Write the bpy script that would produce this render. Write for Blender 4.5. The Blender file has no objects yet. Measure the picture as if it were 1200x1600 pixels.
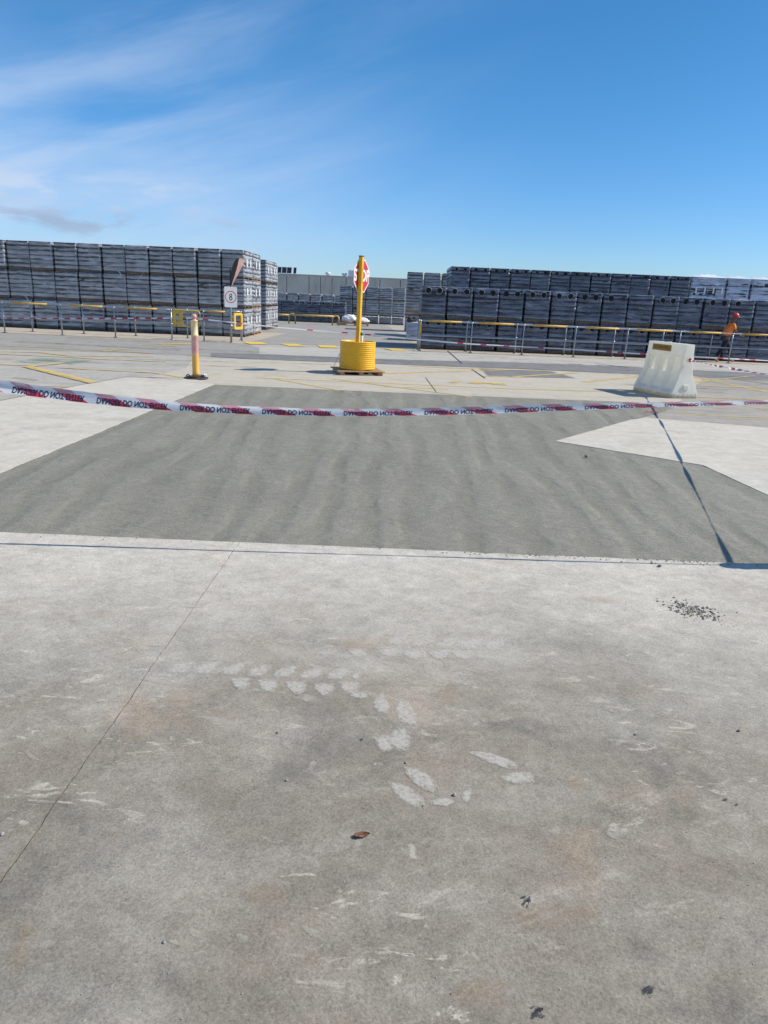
import bpy, bmesh, math, random
from mathutils import Vector, Matrix, noise
from mathutils.geometry import tessellate_polygon
random.seed(7)
PI = math.pi
scene = bpy.context.scene
C = scene.collection

# ---------------------------------------------------------------- camera
F_PX, EYE = 1100.0, 1.6
PITCH, ROLL = math.atan(330 / 1100.0), math.atan(0.043)
fwd = Vector((0, math.cos(PITCH), -math.sin(PITCH)))
up0 = Vector((0, math.sin(PITCH), math.cos(PITCH)))
rt0 = Vector((1, 0, 0))
right = rt0 * math.cos(ROLL) + up0 * math.sin(ROLL)
up = -rt0 * math.sin(ROLL) + up0 * math.cos(ROLL)
cam_d = bpy.data.cameras.new('camera')
cam_d.sensor_fit = 'VERTICAL'; cam_d.sensor_height = 24; cam_d.lens = 24 * F_PX / 1600
cam_d.clip_start = 0.05; cam_d.clip_end = 3000
cam = bpy.data.objects.new('camera', cam_d); C.objects.link(cam)
M = Matrix((right, up, -fwd)).transposed().to_4x4(); M.translation = (0, 0, EYE)
cam.matrix_world = M
scene.camera = cam

# ---------------------------------------------------------------- sun, sky, exposure
SUN_TO = Vector((1.0, 0.11, 0.93)).normalized()
SUN_EL = math.asin(SUN_TO.z); SUN_AZ = math.atan2(SUN_TO.x, SUN_TO.y)
sd = bpy.data.lights.new('sun', 'SUN'); sd.energy = 4.7; sd.angle = math.radians(0.5); sd.color = (1, 0.94, 0.855)
so = bpy.data.objects.new('sun', sd); C.objects.link(so)
so.rotation_euler = SUN_TO.to_track_quat('Z', 'Y').to_euler()
scene.view_settings.view_transform = 'Standard'
scene.view_settings.look = 'None'
scene.view_settings.gamma = 1
scene.view_settings.use_curve_mapping = False
scene.view_settings.exposure = 0.2
try:
    scene.cycles.transparent_max_bounces = 16
    scene.cycles.max_bounces = 6
except Exception:
    pass


class NT:
    """small helper to write node trees"""
    def __init__(s, tree): s.t = tree; s.n = tree.nodes; s.l = tree.links
    def node(s, typ, **kw):
        n = s.n.new(typ)
        for k, v in kw.items():
            if k == 'inp':
                for a, b in v.items():
                    if hasattr(b, 'links') or isinstance(b, bpy.types.NodeSocket): s.l.new(b, n.inputs[a])
                    else: n.inputs[a].default_value = b
            else: setattr(n, k, v)
        return n
    def noise(s, vec, scale, detail=4, rough=0.55, dist=0.0):
        return s.node('ShaderNodeTexNoise', inp={'Vector': vec, 'Scale': scale, 'Detail': detail, 'Roughness': rough, 'Distortion': dist}).outputs['Fac']
    def vor(s, vec, scale, rnd=1.0):
        return s.node('ShaderNodeTexVoronoi', inp={'Vector': vec, 'Scale': scale, 'Randomness': rnd}).outputs['Distance']
    def ramp(s, fac, a, b, c0=0.0, c1=1.0):
        n = s.node('ShaderNodeMapRange', interpolation_type='SMOOTHSTEP')
        s._in(n, 'Value', fac); n.inputs['From Min'].default_value = a; n.inputs['From Max'].default_value = b
        n.inputs['To Min'].default_value = c0; n.inputs['To Max'].default_value = c1
        return n.outputs['Result']
    def _in(s, n, k, v):
        if isinstance(v, bpy.types.NodeSocket): s.l.new(v, n.inputs[k])
        else: n.inputs[k].default_value = v
    def math(s, op, a, b=0.0, clamp=False):
        n = s.node('ShaderNodeMath', operation=op, use_clamp=clamp); s._in(n, 0, a); s._in(n, 1, b); return n.outputs[0]
    def mix(s, fac, a, b, mode='MIX'):
        n = s.node('ShaderNodeMix', data_type='RGBA', blend_type=mode)
        s._in(n, 0, fac); s._in(n, 6, a if isinstance(a, bpy.types.NodeSocket) else (*a[:3], 1)); s._in(n, 7, b if isinstance(b, bpy.types.NodeSocket) else (*b[:3], 1))
        return n.outputs[2]
    def map(s, vec, scale=(1, 1, 1), rot=(0, 0, 0), loc=(0, 0, 0)):
        n = s.node('ShaderNodeMapping'); s.l.new(vec, n.inputs[0]); n.inputs['Scale'].default_value = scale
        n.inputs['Rotation'].default_value = rot; n.inputs['Location'].default_value = loc
        return n.outputs[0]


world = bpy.data.worlds.new('World'); scene.world = world; world.use_nodes = True
w = NT(world.node_tree); w.n.clear()
sky = w.node('ShaderNodeTexSky', sky_type='NISHITA')
sky.sun_disc = False; sky.sun_elevation = SUN_EL; sky.sun_rotation = SUN_AZ
sky.air_density = 1.0; sky.dust_density = 0.25; sky.ozone_density = 3.0; sky.altitude = 0
tc = w.node('ShaderNodeTexCoord')
sep = w.node('ShaderNodeSeparateXYZ'); w.l.new(tc.outputs['Generated'], sep.inputs[0])
az = w.math('ARCTAN2', sep.outputs[0], sep.outputs[1])
el = w.math('ARCSINE', sep.outputs[2])
cmb = w.node('ShaderNodeCombineXYZ'); w.l.new(az, cmb.inputs[0]); w.l.new(el, cmb.inputs[1])
v1 = w.map(w.map(cmb.outputs[0], (1, 1, 1), (0, 0, math.radians(-17))), (1.3, 8.0, 1), loc=(0.35, 0.25, 0))
wisp = w.noise(v1, 1.6, 8, 0.55, 0.35)
v2 = w.map(w.map(cmb.outputs[0], (1, 1, 1), (0, 0, math.radians(-14))), (0.9, 3.0, 1), loc=(3.1, 1.7, 0))
veil = w.noise(v2, 2.2, 4, 0.5, 0.2)
left = w.math('ADD', w.ramp(az, 0.22, -0.52), 0.0)
lowc = w.ramp(el, 0.42, 0.02)
thick = w.math('MULTIPLY', left, w.math('ADD', w.math('MULTIPLY', w.ramp(wisp, 0.36, 0.72), 0.75), w.math('MULTIPLY', w.ramp(veil, 0.30, 0.66), w.math('MULTIPLY', lowc, 0.95))), clamp=True)
cf = w.math('MULTIPLY', thick, 0.8)
# small low cumulus scraps near the horizon
v3 = w.map(cmb.outputs[0], (5.0, 17, 1), (0, 0, 0), (1.32, 0.4, 0))
cum = w.noise(v3, 1.5, 6, 0.55, 0.2)
band = w.math('MULTIPLY', w.ramp(el, 0.045, 0.075), w.ramp(el, 0.15, 0.10))
cumf = w.math('MULTIPLY', w.math('MULTIPLY', w.ramp(cum, 0.50, 0.62), band), w.math('MULTIPLY', w.ramp(az, -0.1, -0.35), 0.8))
hs0 = w.node('ShaderNodeHueSaturation', inp={'Color': sky.outputs[0], 'Saturation': 1.22, 'Value': 1.0, 'Hue': 0.497})
tint = w.mix(w.ramp(el, 0.0, 0.33), (0.65, 0.86, 1.20), (0.565, 0.90, 1.07))
hs = w.node('ShaderNodeMix', data_type='RGBA', blend_type='MULTIPLY'); hs.inputs[0].default_value = 1
w.l.new(hs0.outputs[0], hs.inputs[6]); w.l.new(w.mix(w.ramp(az, 0.35, -0.25), tint, w.mix(1.0, tint, (1.16, 1.16, 1.16), 'MULTIPLY')), hs.inputs[7])
c1 = w.mix(cf, hs.outputs[2], (4.6, 5.9, 7.9))
cshade = w.mix(w.ramp(el, 0.075, 0.11), (3.2, 4.0, 5.4), (5.2, 6.2, 7.8))
c2 = w.mix(cumf, c1, cshade)
bg = w.node('ShaderNodeBackground', inp={'Color': c2, 'Strength': 0.1})
wo = w.node('ShaderNodeOutputWorld'); w.l.new(bg.outputs[0], wo.inputs[0])


# ---------------------------------------------------------------- pixel helpers (turn a measured photo position into a world point)
def ray(u, v): return fwd * F_PX + right * (u - 600) - up * (v - 800)
def gp(u, v, z=0.0):
    d = ray(u, v); t = (z - EYE) / d.z
    return Vector((d.x * t, d.y * t, z))
def atY(u, v, Y):
    d = ray(u, v); t = Y / d.y
    return Vector((d.x * t, Y, EYE + d.z * t))


# ---------------------------------------------------------------- object helpers
def link(name, me, mat=None, parent=None):
    o = bpy.data.objects.new(name, me); C.objects.link(o)
    if mat is not None and me is not None and not me.materials:
        for m in (mat if isinstance(mat, (list, tuple)) else [mat]): me.materials.append(m)
    if parent: o.parent = parent
    return o
def bm_mesh(name, bm, smooth=False):
    me = bpy.data.meshes.new(name); bmesh.ops.recalc_face_normals(bm, faces=bm.faces) if bm.faces else None
    bm.to_mesh(me); bm.free()
    if smooth:
        for p in me.polygons: p.use_smooth = True
    return me
def obj(name, bm, mat, parent=None, smooth=False):
    return link(name, bm_mesh(name, bm, smooth), mat, parent)
def tag(o, label=None, cat=None, group=None, kind=None):
    if label: o['label'] = label
    if cat: o['category'] = cat
    if group: o['group'] = group
    if kind: o['kind'] = kind
    return o
def thing(name, label, cat, loc=(0, 0, 0), rz=0.0, group=None):
    o = bpy.data.objects.new(name, None); C.objects.link(o); o.empty_display_size = 0.2
    o.location = loc; o.rotation_euler = (0, 0, rz)
    return tag(o, label, cat, group)
def box(bm, x0, x1, y0, y1, z0, z1, mi=0):
    vs = [bm.verts.new(p) for p in ((x0, y0, z0), (x1, y0, z0), (x1, y1, z0), (x0, y1, z0), (x0, y0, z1), (x1, y0, z1), (x1, y1, z1), (x0, y1, z1))]
    for f in ((0, 3, 2, 1), (4, 5, 6, 7), (0, 1, 5, 4), (1, 2, 6, 5), (2, 3, 7, 6), (3, 0, 4, 7)):
        bm.faces.new([vs[i] for i in f]).material_index = mi
    return vs
def bbox(bm, x0, x1, y0, y1, z0, z1, b=0.01):
    """box with softened edges"""
    t = bmesh.new(); box(t, x0, x1, y0, y1, z0, z1)
    bmesh.ops.bevel(t, geom=list(t.edges), offset=b, segments=2, affect='EDGES', profile=0.6)
    me = bpy.data.meshes.new('t'); t.to_mesh(me); t.free(); bm.from_mesh(me); bpy.data.meshes.remove(me)
def tube(bm, pts, r, n=8, cap=True):
    pts = [Vector(p) for p in pts]; rings = []
    for i, p in enumerate(pts):
        d = (pts[min(i + 1, len(pts) - 1)] - pts[max(i - 1, 0)]).normalized()
        a = d.cross(Vector((0, 0, 1)))
        if a.length < 1e-3: a = Vector((1, 0, 0))
        a.normalize(); b = d.cross(a)
        rr = r[i] if isinstance(r, (list, tuple)) else r
        rings.append([bm.verts.new(p + (a * math.cos(2 * PI * k / n) + b * math.sin(2 * PI * k / n)) * rr) for k in range(n)])
    for i in range(len(rings) - 1):
        for k in range(n): bm.faces.new((rings[i][k], rings[i][(k + 1) % n], rings[i + 1][(k + 1) % n], rings[i + 1][k]))
    if cap: bm.faces.new(rings[0][::-1]); bm.faces.new(rings[-1])
def lathe(bm, prof, n=32, cx=0, cy=0):
    rings = [[bm.verts.new((cx + r * math.cos(2 * PI * k / n), cy + r * math.sin(2 * PI * k / n), z)) for k in range(n)] for r, z in prof]
    for i in range(len(rings) - 1):
        for k in range(n): bm.faces.new((rings[i][k], rings[i][(k + 1) % n], rings[i + 1][(k + 1) % n], rings[i + 1][k]))
    bm.faces.new(rings[0][::-1]); bm.faces.new(rings[-1])
def prism(bm, pts, z0, z1):
    a = [bm.verts.new((p[0], p[1], z0)) for p in pts]; b = [bm.verts.new((p[0], p[1], z1)) for p in pts]
    bm.faces.new(a[::-1]); bm.faces.new(b)
    for i in range(len(pts)):
        j = (i + 1) % len(pts); bm.faces.new((a[i], a[j], b[j], b[i]))
def xform(bm, M, start=0):
    bm.verts.ensure_lookup_table()
    for v in list(bm.verts)[start:]: v.co = M @ v.co
def text_mesh(body, size=1.0, bold=0.0, extrude=0.0, sx=1.0):
    cu = bpy.data.curves.new('t', 'FONT'); cu.body = body; cu.size = size; cu.offset = bold; cu.extrude = extrude
    cu.align_x = 'CENTER'; cu.align_y = 'CENTER'
    o = bpy.data.objects.new('t', cu); C.objects.link(o)
    dg = bpy.context.evaluated_depsgraph_get(); dg.update()
    me = bpy.data.meshes.new_from_object(o.evaluated_get(dg)); me.materials.clear()
    bpy.data.objects.remove(o)
    for v in me.vertices: v.co.x *= sx
    return me


# ---------------------------------------------------------------- materials
def new_mat(name):
    m = bpy.data.materials.new(name); m.use_nodes = True; t = NT(m.node_tree); t.n.clear()
    out = t.node('ShaderNodeOutputMaterial'); b = t.node('ShaderNodeBsdfPrincipled'); t.l.new(b.outputs[0], out.inputs[0])
    return m, t, b, out
def coords(t, kind='Object'): return t.node('ShaderNodeTexCoord').outputs[kind]
def bump(t, b, h, strength=0.5, dist=0.01):
    n = t.node('ShaderNodeBump', inp={'Height': h, 'Strength': strength, 'Distance': dist}); t.l.new(n.outputs[0], b.inputs['Normal'])
def simple(name, col, rough=0.6, metal=0.0, var=0.12, scale=6.0, dirt=None, bumpy=0.0):
    m, t, b, out = new_mat(name); v = coords(t)
    n = t.noise(v, scale, 5, 0.6)
    dark = tuple(c * (1 - var * 2) for c in col)
    c = t.mix(t.ramp(n, 0.3, 0.7), dark, tuple(min(1, x * (1 + var * .5)) for x in col))
    if dirt: c = t.mix(t.math('MULTIPLY', t.ramp(t.noise(v, scale * 2.3, 6, 0.7), 0.5, 0.72), dirt[1]), c, dirt[0])
    t.l.new(c, b.inputs['Base Color']); b.inputs['Roughness'].default_value = rough; b.inputs['Metallic'].default_value = metal
    if bumpy: bump(t, b, n, bumpy, 0.01)
    return m

def concrete(name, base, light, warm, speck=0.5, blotch=1.0, scuff=0.5, rust=0.0, streak=0.0, rough=0.85, darken=0.0, pale_band=None):
    """weathered concrete: blotches, sand speckle, scuffs and rust marks, all in metres of world space"""
    m, t, b, out = new_mat(name)
    v = t.node('ShaderNodeNewGeometry').outputs['Position']
    big = t.noise(v, 0.55, 5, 0.6, 0.4)
    mid = t.noise(t.map(v, loc=(5, 9, 0)), 2.6, 6, 0.62, 0.5)
    sm = t.noise(t.map(v, loc=(15, 2, 0)), 13, 7, 0.7)
    fine = t.noise(v, 110, 3, 0.7)
    grit = t.vor(v, 260)
    c = t.mix(t.ramp(big, 0.35, 0.65), base, warm)
    c = t.mix(t.math('MULTIPLY', t.ramp(mid, 0.42, 0.66), 0.75 * blotch), c, light)
    dk = tuple(x * 0.72 for x in base)
    c = t.mix(t.math('MULTIPLY', t.ramp(t.noise(t.map(v, loc=(1, 31, 0)), 1.7, 6, 0.65, 0.8), 0.50, 0.68), 0.85 * blotch), c, dk)
    if pale_band:   # colour grows paler with y, ragged onset (y from, y to, colour, amount)
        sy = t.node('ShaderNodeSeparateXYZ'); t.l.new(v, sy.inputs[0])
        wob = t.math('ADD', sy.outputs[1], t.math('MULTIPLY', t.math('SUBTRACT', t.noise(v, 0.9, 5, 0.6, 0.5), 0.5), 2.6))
        c = t.mix(t.math('MULTIPLY', t.ramp(wob, pale_band[0], pale_band[1]), pale_band[3]), c, pale_band[2])
    c = t.mix(t.math('MULTIPLY', t.ramp(sm, 0.35, 0.75), 0.35), c, light)
    if scuff:
        sv = t.map(v, (1, 2.6, 1), (0, 0, 0.5))
        s1 = t.math('MULTIPLY', t.ramp(t.noise(sv, 5.0, 9, 0.72, 0.9), 0.575, 0.64), t.ramp(t.noise(v, 1.1, 3), 0.40, 0.60))
        c = t.mix(t.math('MULTIPLY', s1, scuff), c, tuple(min(0.60, x * 1.55) for x in light))
        # soft rubbed smears, long in one direction
        s4 = t.math('MULTIPLY', t.ramp(t.noise(t.map(t.map(v, (1, 1, 1), (0, 0, -.5)), (1.2, 5, 1)), 2.2, 8, 0.66, 0.5), 0.55, 0.72), t.ramp(t.noise(t.map(v, loc=(9, 0, 0)), 0.9, 3), 0.42, 0.6))
        c = t.mix(t.math('MULTIPLY', s4, scuff * 0.6), c, tuple(min(0.60, x * 1.5) for x in light))
        # thin scratches
        s2 = t.ramp(t.noise(t.map(v, (2.5, 28, 1), (0, 0, 1.15)), 2.0, 4, 0.6, 1.0), 0.70, 0.74)
        c = t.mix(t.math('MULTIPLY', s2, scuff * 0.5), c, light)
        # pinhead flecks of spilt cement, dense only in places
        s3 = t.math('MULTIPLY', t.ramp(t.vor(v, 24), 0.12, 0.06), t.ramp(t.noise(v, 2.0, 3, 0.6), 0.50, 0.66))
        c = t.mix(t.math('MULTIPLY', s3, scuff * 0.7), c, tuple(min(0.62, x * 1.4) for x in light))
    if rust:
        r1 = t.math('MULTIPLY', t.ramp(t.noise(t.map(v, loc=(7, 3, 0)), 1.9, 4, 0.6, 0.3), 0.55, 0.80), rust)
        c = t.mix(r1, c, (0.45, 0.30, 0.18))
    if streak:
        st = t.ramp(t.noise(t.map(v, (0.12, 2.2, 1)), 1.6, 6, 0.7, 0.3), 0.48, 0.64)
        c = t.mix(t.math('MULTIPLY', st, streak), c, tuple(x * 0.55 for x in base))
    if darken: c = t.mix(darken, c, (0.1, 0.1, 0.1))
    mott = t.noise(t.map(v, (1, 1.3, 1), (0, 0, .4), (2, 7, 0)), 6.5, 8, 0.74, 0.3)
    fg = t.noise(v, 42, 4, 0.75)
    mo = t.math('ADD', t.math('MULTIPLY', t.math('SUBTRACT', mott, 0.5), 0.9 * blotch), t.math('MULTIPLY', t.math('SUBTRACT', fg, 0.5), 0.55 * speck))
    cell = t.node('ShaderNodeSeparateColor', inp={'Color': t.node('ShaderNodeTexVoronoi', inp={'Vector': v, 'Scale': 210}).outputs['Color']}).outputs[0]
    cell2 = t.node('ShaderNodeSeparateColor', inp={'Color': t.node('ShaderNodeTexVoronoi', inp={'Vector': v, 'Scale': 95}).outputs['Color']}).outputs[1]
    mo = t.math('ADD', mo, t.math('ADD', t.math('MULTIPLY', t.math('SUBTRACT', cell, 0.5), 0.34 * speck), t.math('MULTIPLY', t.math('SUBTRACT', cell2, 0.5), 0.16 * speck)))
    spk = t.math('ADD', mo, t.math('MULTIPLY', t.math('SUBTRACT', fine, 0.5), 1.1 * speck))
    spk = t.math('ADD', spk, t.math('MULTIPLY', t.math('SUBTRACT', grit, 0.45), 0.3 * speck))
    c = t.mix(1.0, c, t.node('ShaderNodeCombineColor', inp={0: t.math('ADD', 1.0, spk), 1: t.math('ADD', 1.0, spk), 2: t.math('ADD', 1.0, spk)}).outputs[0], 'MULTIPLY')
    pits = t.ramp(t.vor(t.map(v, loc=(3, 3, 0)), 38), 0.055, 0.03)
    pits = t.math('MULTIPLY', pits, t.ramp(t.noise(v, 3.3, 2), 0.45, 0.6))
    c = t.mix(t.math('MULTIPLY', pits, 0.55), c, (0.07, 0.065, 0.06))
    t.l.new(c, b.inputs['Base Color']); b.inputs['Roughness'].default_value = rough
    b.inputs['Specular IOR Level'].default_value = 0.35
    h = t.math('ADD', t.math('MULTIPLY', fine, 0.35), t.math('ADD', t.math('MULTIPLY', sm, 0.5), t.math('MULTIPLY', pits, -0.6)))
    bump(t, b, h, 0.55, 0.006)
    return m

M_slab = concrete('near_slab_concrete', (0.208, 0.190, 0.153), (0.300, 0.274, 0.224), (0.235, 0.195, 0.143), speck=0.78, scuff=0.85, rust=0.28, pale_band=(1.9, 4.6, (0.56, 0.52, 0.44), 0.86))
M_pale = concrete('pale_slab_concrete', (0.49, 0.455, 0.378), (0.57, 0.535, 0.455), (0.50, 0.455, 0.365), speck=0.4, blotch=0.65, scuff=0.3, streak=0.12)
M_yard = concrete('yard_concrete', (0.37, 0.345, 0.295), (0.45, 0.425, 0.37), (0.39, 0.355, 0.295), speck=0.3, blotch=0.7, scuff=0.2, streak=0.35)
M_apron = concrete('apron_concrete', (0.45, 0.405, 0.32), (0.51, 0.465, 0.38), (0.46, 0.41, 0.315), speck=0.3, blotch=0.5, scuff=0.2, streak=0.22)
M_band = concrete('band_concrete', (0.42, 0.395, 0.345), (0.47, 0.445, 0.39), (0.43, 0.40, 0.34), speck=0.3, blotch=0.5, scuff=0.1, streak=0.25)
M_sand = concrete('sandy_verge', (0.40, 0.345, 0.265), (0.47, 0.415, 0.335), (0.42, 0.36, 0.28), speck=0.8, blotch=0.8, scuff=0.0)
M_road = concrete('worn_asphalt', (0.285, 0.272, 0.24), (0.34, 0.325, 0.29), (0.295, 0.27, 0.23), speck=0.9, blotch=0.8, scuff=0.1, streak=0.3)
M_strip = concrete('dark_asphalt', (0.165, 0.16, 0.155), (0.235, 0.228, 0.218), (0.18, 0.172, 0.16), speck=1.6, blotch=0.8, scuff=0.0, streak=0.3)
M_grey = concrete('grey_yard', (0.30, 0.275, 0.23), (0.37, 0.345, 0.295), (0.32, 0.285, 0.23), speck=0.6, blotch=0.8, scuff=0.25, streak=0.4)
M_joint = simple('joint_and_shadow_dark', (0.055, 0.05, 0.045), 0.9)
M_fill = simple('joint_filler', (0.25, 0.205, 0.145), 0.95, 0, .3, 40, ((0.05, 0.03, 0.02), 0.9))

def fresh_mat():
    """fresh bull-floated concrete: dark, even, with soft float ridges and a fine broomed grain"""
    m, t, b, out = new_mat('fresh_concrete')
    v = t.node('ShaderNodeNewGeometry').outputs['Position']
    n1 = t.noise(v, 0.8, 4, 0.5, 0.3); n2 = t.noise(t.map(v, (1, .8, 1)), 2.4, 5, 0.6, 0.5)
    sep = t.node('ShaderNodeSeparateXYZ'); t.l.new(v, sep.inputs[0])
    # ridge phase along x, wandering with y and noise
    wn = t.math('MULTIPLY', t.math('SUBTRACT', t.noise(t.map(v, (.8, .28, 1)), 1.0, 4, 0.5), 0.5), 0.9)
    fan = t.math('MULTIPLY', t.math('MULTIPLY', sep.outputs[0], t.math('SUBTRACT', sep.outputs[1], 4.0)), -0.022)
    ph = t.math('ADD', t.math('ADD', sep.outputs[0], wn), fan)
    r = t.math('SINE', t.math('MULTIPLY', ph, 2 * PI / 0.36))
    r = t.math('SUBTRACT', t.math('MULTIPLY', t.ramp(r, -1.1, 0.8), 2.0), 1.0)
    r = t.math('MULTIPLY', r, t.ramp(n2, 0.36, 0.62, 0.06, 1.0))
    sub = t.noise(t.map(v, (2.2, 6.5, 1), (0, 0, 0.45)), 2.6, 5, 0.6, 1.2)
    fine = t.noise(v, 75, 4, 0.75); grit = t.vor(v, 170)
    c = t.mix(t.ramp(n1, 0.3, 0.7), (0.190, 0.176, 0.130), (0.226, 0.210, 0.156))
    c = t.mix(t.math('MULTIPLY', t.ramp(sub, 0.45, 0.7), 0.35), c, (0.165, 0.158, 0.130))
    c = t.mix(t.math('MULTIPLY', t.ramp(fine, 0.45, 0.7), 0.35), c, (0.30, 0.285, 0.235))
    c = t.mix(t.math('MULTIPLY', t.ramp(r, -0.9, 1.0), 0.28), c, (0.32, 0.30, 0.245))
    gcell = t.node('ShaderNodeSeparateColor', inp={'Color': t.node('ShaderNodeTexVoronoi', inp={'Vector': v, 'Scale': 95}).outputs['Color']}).outputs[0]
    mt = t.noise(t.map(v, (1, 1.6, 1), (0, 0, .6)), 7, 7, 0.72, 0.6)
    g_ = t.math('ADD', 1.0, t.math('ADD', t.math('MULTIPLY', t.math('SUBTRACT', gcell, 0.5), 0.30), t.math('MULTIPLY', t.math('SUBTRACT', mt, 0.5), 0.55)))
    c = t.mix(1.0, c, t.node('ShaderNodeCombineColor', inp={0: g_, 1: g_, 2: g_}).outputs[0], 'MULTIPLY')
    t.l.new(c, b.inputs['Base Color']); b.inputs['Roughness'].default_value = 0.72
    h = t.math('ADD', t.math('MULTIPLY', r, 0.0062), t.math('ADD', t.math('MULTIPLY', sub, 0.014), t.math('ADD', t.math('MULTIPLY', fine, 0.0060), t.math('MULTIPLY', grit, 0.0012))))
    bump(t, b, h, 1.0, 1.0)
    return m
M_fresh = fresh_mat()

def faded(name, col, alpha=0.8, scale=9.0, lo=0.35, hi=0.6, rim=None):
    """worn paint or dried residue: thin film that is missing in patches"""
    m, t, b, out = new_mat(name); v = t.node('ShaderNodeNewGeometry').outputs['Position']
    n = t.noise(v, scale, 6, 0.7, 0.3)
    if rim is not None:
        fd = t.node('ShaderNodeAttribute', attribute_name='fade').outputs['Fac']
        a = t.math('MULTIPLY', t.ramp(t.math('ADD', t.math('MULTIPLY', n, 1.0), t.math('MULTIPLY', t.math('SUBTRACT', fd, 1.0), rim)), lo, hi), alpha)
    else: a = t.math('MULTIPLY', t.ramp(n, lo, hi), alpha)
    t.l.new(t.mix(t.noise(v, scale * 5, 3), tuple(c * .85 for c in col), col), b.inputs['Base Color'])
    b.inputs['Roughness'].default_value = 0.8
    tr = t.node('ShaderNodeBsdfTransparent'); mx = t.node('ShaderNodeMixShader')
    t.l.new(a, mx.inputs[0]); t.l.new(tr.outputs[0], mx.inputs[1]); t.l.new(b.outputs[0], mx.inputs[2]); t.l.new(mx.outputs[0], out.inputs[0])
    return m
M_yline = faded('faded_yellow_paint', (0.66, 0.47, 0.13), 0.88, 3.0, 0.18, 0.58)
M_ybold = faded('bright_yellow_paint', (0.78, 0.54, 0.09), 0.95, 4.0, 0.12, 0.42)
M_green = faded('faded_green_paint', (0.16, 0.33, 0.20), 0.5, 2.0, 0.4, 0.62)
M_slurry = faded('dried_slurry', (0.63, 0.59, 0.51), 0.66, 60.0, 0.12, 0.58, .26)
M_slurry2 = faded('thin_slurry', (0.62, 0.575, 0.48), 0.45, 16.0, 0.30, 0.70, .5)
M_rust = faded('rust_stain', (0.46, 0.31, 0.17), 0.42, 9.0, 0.15, 1.0, .55)
M_tar = faded('tar_spot', (0.05, 0.05, 0.052), 0.75, 90.0, 0.10, 0.40, .2)

M_galv = simple('galvanised_steel', (0.42, 0.44, 0.46), 0.38, 0.75, 0.12, 14)
M_sleeve = simple('yellow_sleeve', (0.72, 0.42, 0.05), 0.5, 0, 0.14, 5, ((0.35, 0.25, 0.12), 0.4))
M_yellow = simple('yellow_plastic', (0.86, 0.455, 0.008), 0.38, 0, 0.05, 4, ((0.42, 0.22, 0.02), 0.45))
M_post = simple('yellow_painted_timber', (0.80, 0.44, 0.015), 0.55, 0, 0.1, 5, ((0.35, 0.2, 0.05), 0.35))
M_gate = simple('yellow_gate_paint', (0.78, 0.50, 0.06), 0.45, 0, 0.1, 7, ((0.3, 0.2, 0.08), 0.3))
M_wood = simple('weathered_pallet_wood', (0.19, 0.135, 0.095), 0.85, 0, 0.25, 9, ((0.07, 0.045, 0.03), 0.6))
M_wood2 = simple('new_pallet_wood', (0.46, 0.28, 0.14), 0.8, 0, 0.15, 9, ((0.2, 0.1, 0.05), 0.4))
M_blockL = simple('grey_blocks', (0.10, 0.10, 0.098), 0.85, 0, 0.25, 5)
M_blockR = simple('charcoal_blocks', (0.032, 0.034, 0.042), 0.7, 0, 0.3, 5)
M_black = simple('black_rubber', (0.05, 0.042, 0.036), 0.75, 0, 0.25, 12, ((0.2, 0.17, 0.13), 0.4), 0.3)
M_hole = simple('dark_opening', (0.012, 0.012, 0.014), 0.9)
M_white = simple('white_print', (0.80, 0.80, 0.80), 0.5, 0, 0.04)
M_signwhite = simple('sign_white', (0.74, 0.73, 0.72), 0.45, 0, 0.04, 4)
M_signred = simple('sign_red', (0.58, 0.035, 0.035), 0.42, 0, 0.08, 4)
M_signblack = simple('sign_black', (0.02, 0.022, 0.03), 0.5)
M_ink = simple('navy_ink', (0.012, 0.018, 0.055), 0.5)
M_leaf = simple('dry_leaf', (0.17, 0.065, 0.028), 0.7, 0, 0.3, 60)
M_pebble = simple('pebble', (0.42, 0.39, 0.34), 0.85, 0, 0.3, 70)
M_crumb = simple('mortar_crumbs', (0.30, 0.28, 0.225), 0.9, 0, 0.3, 60)

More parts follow.
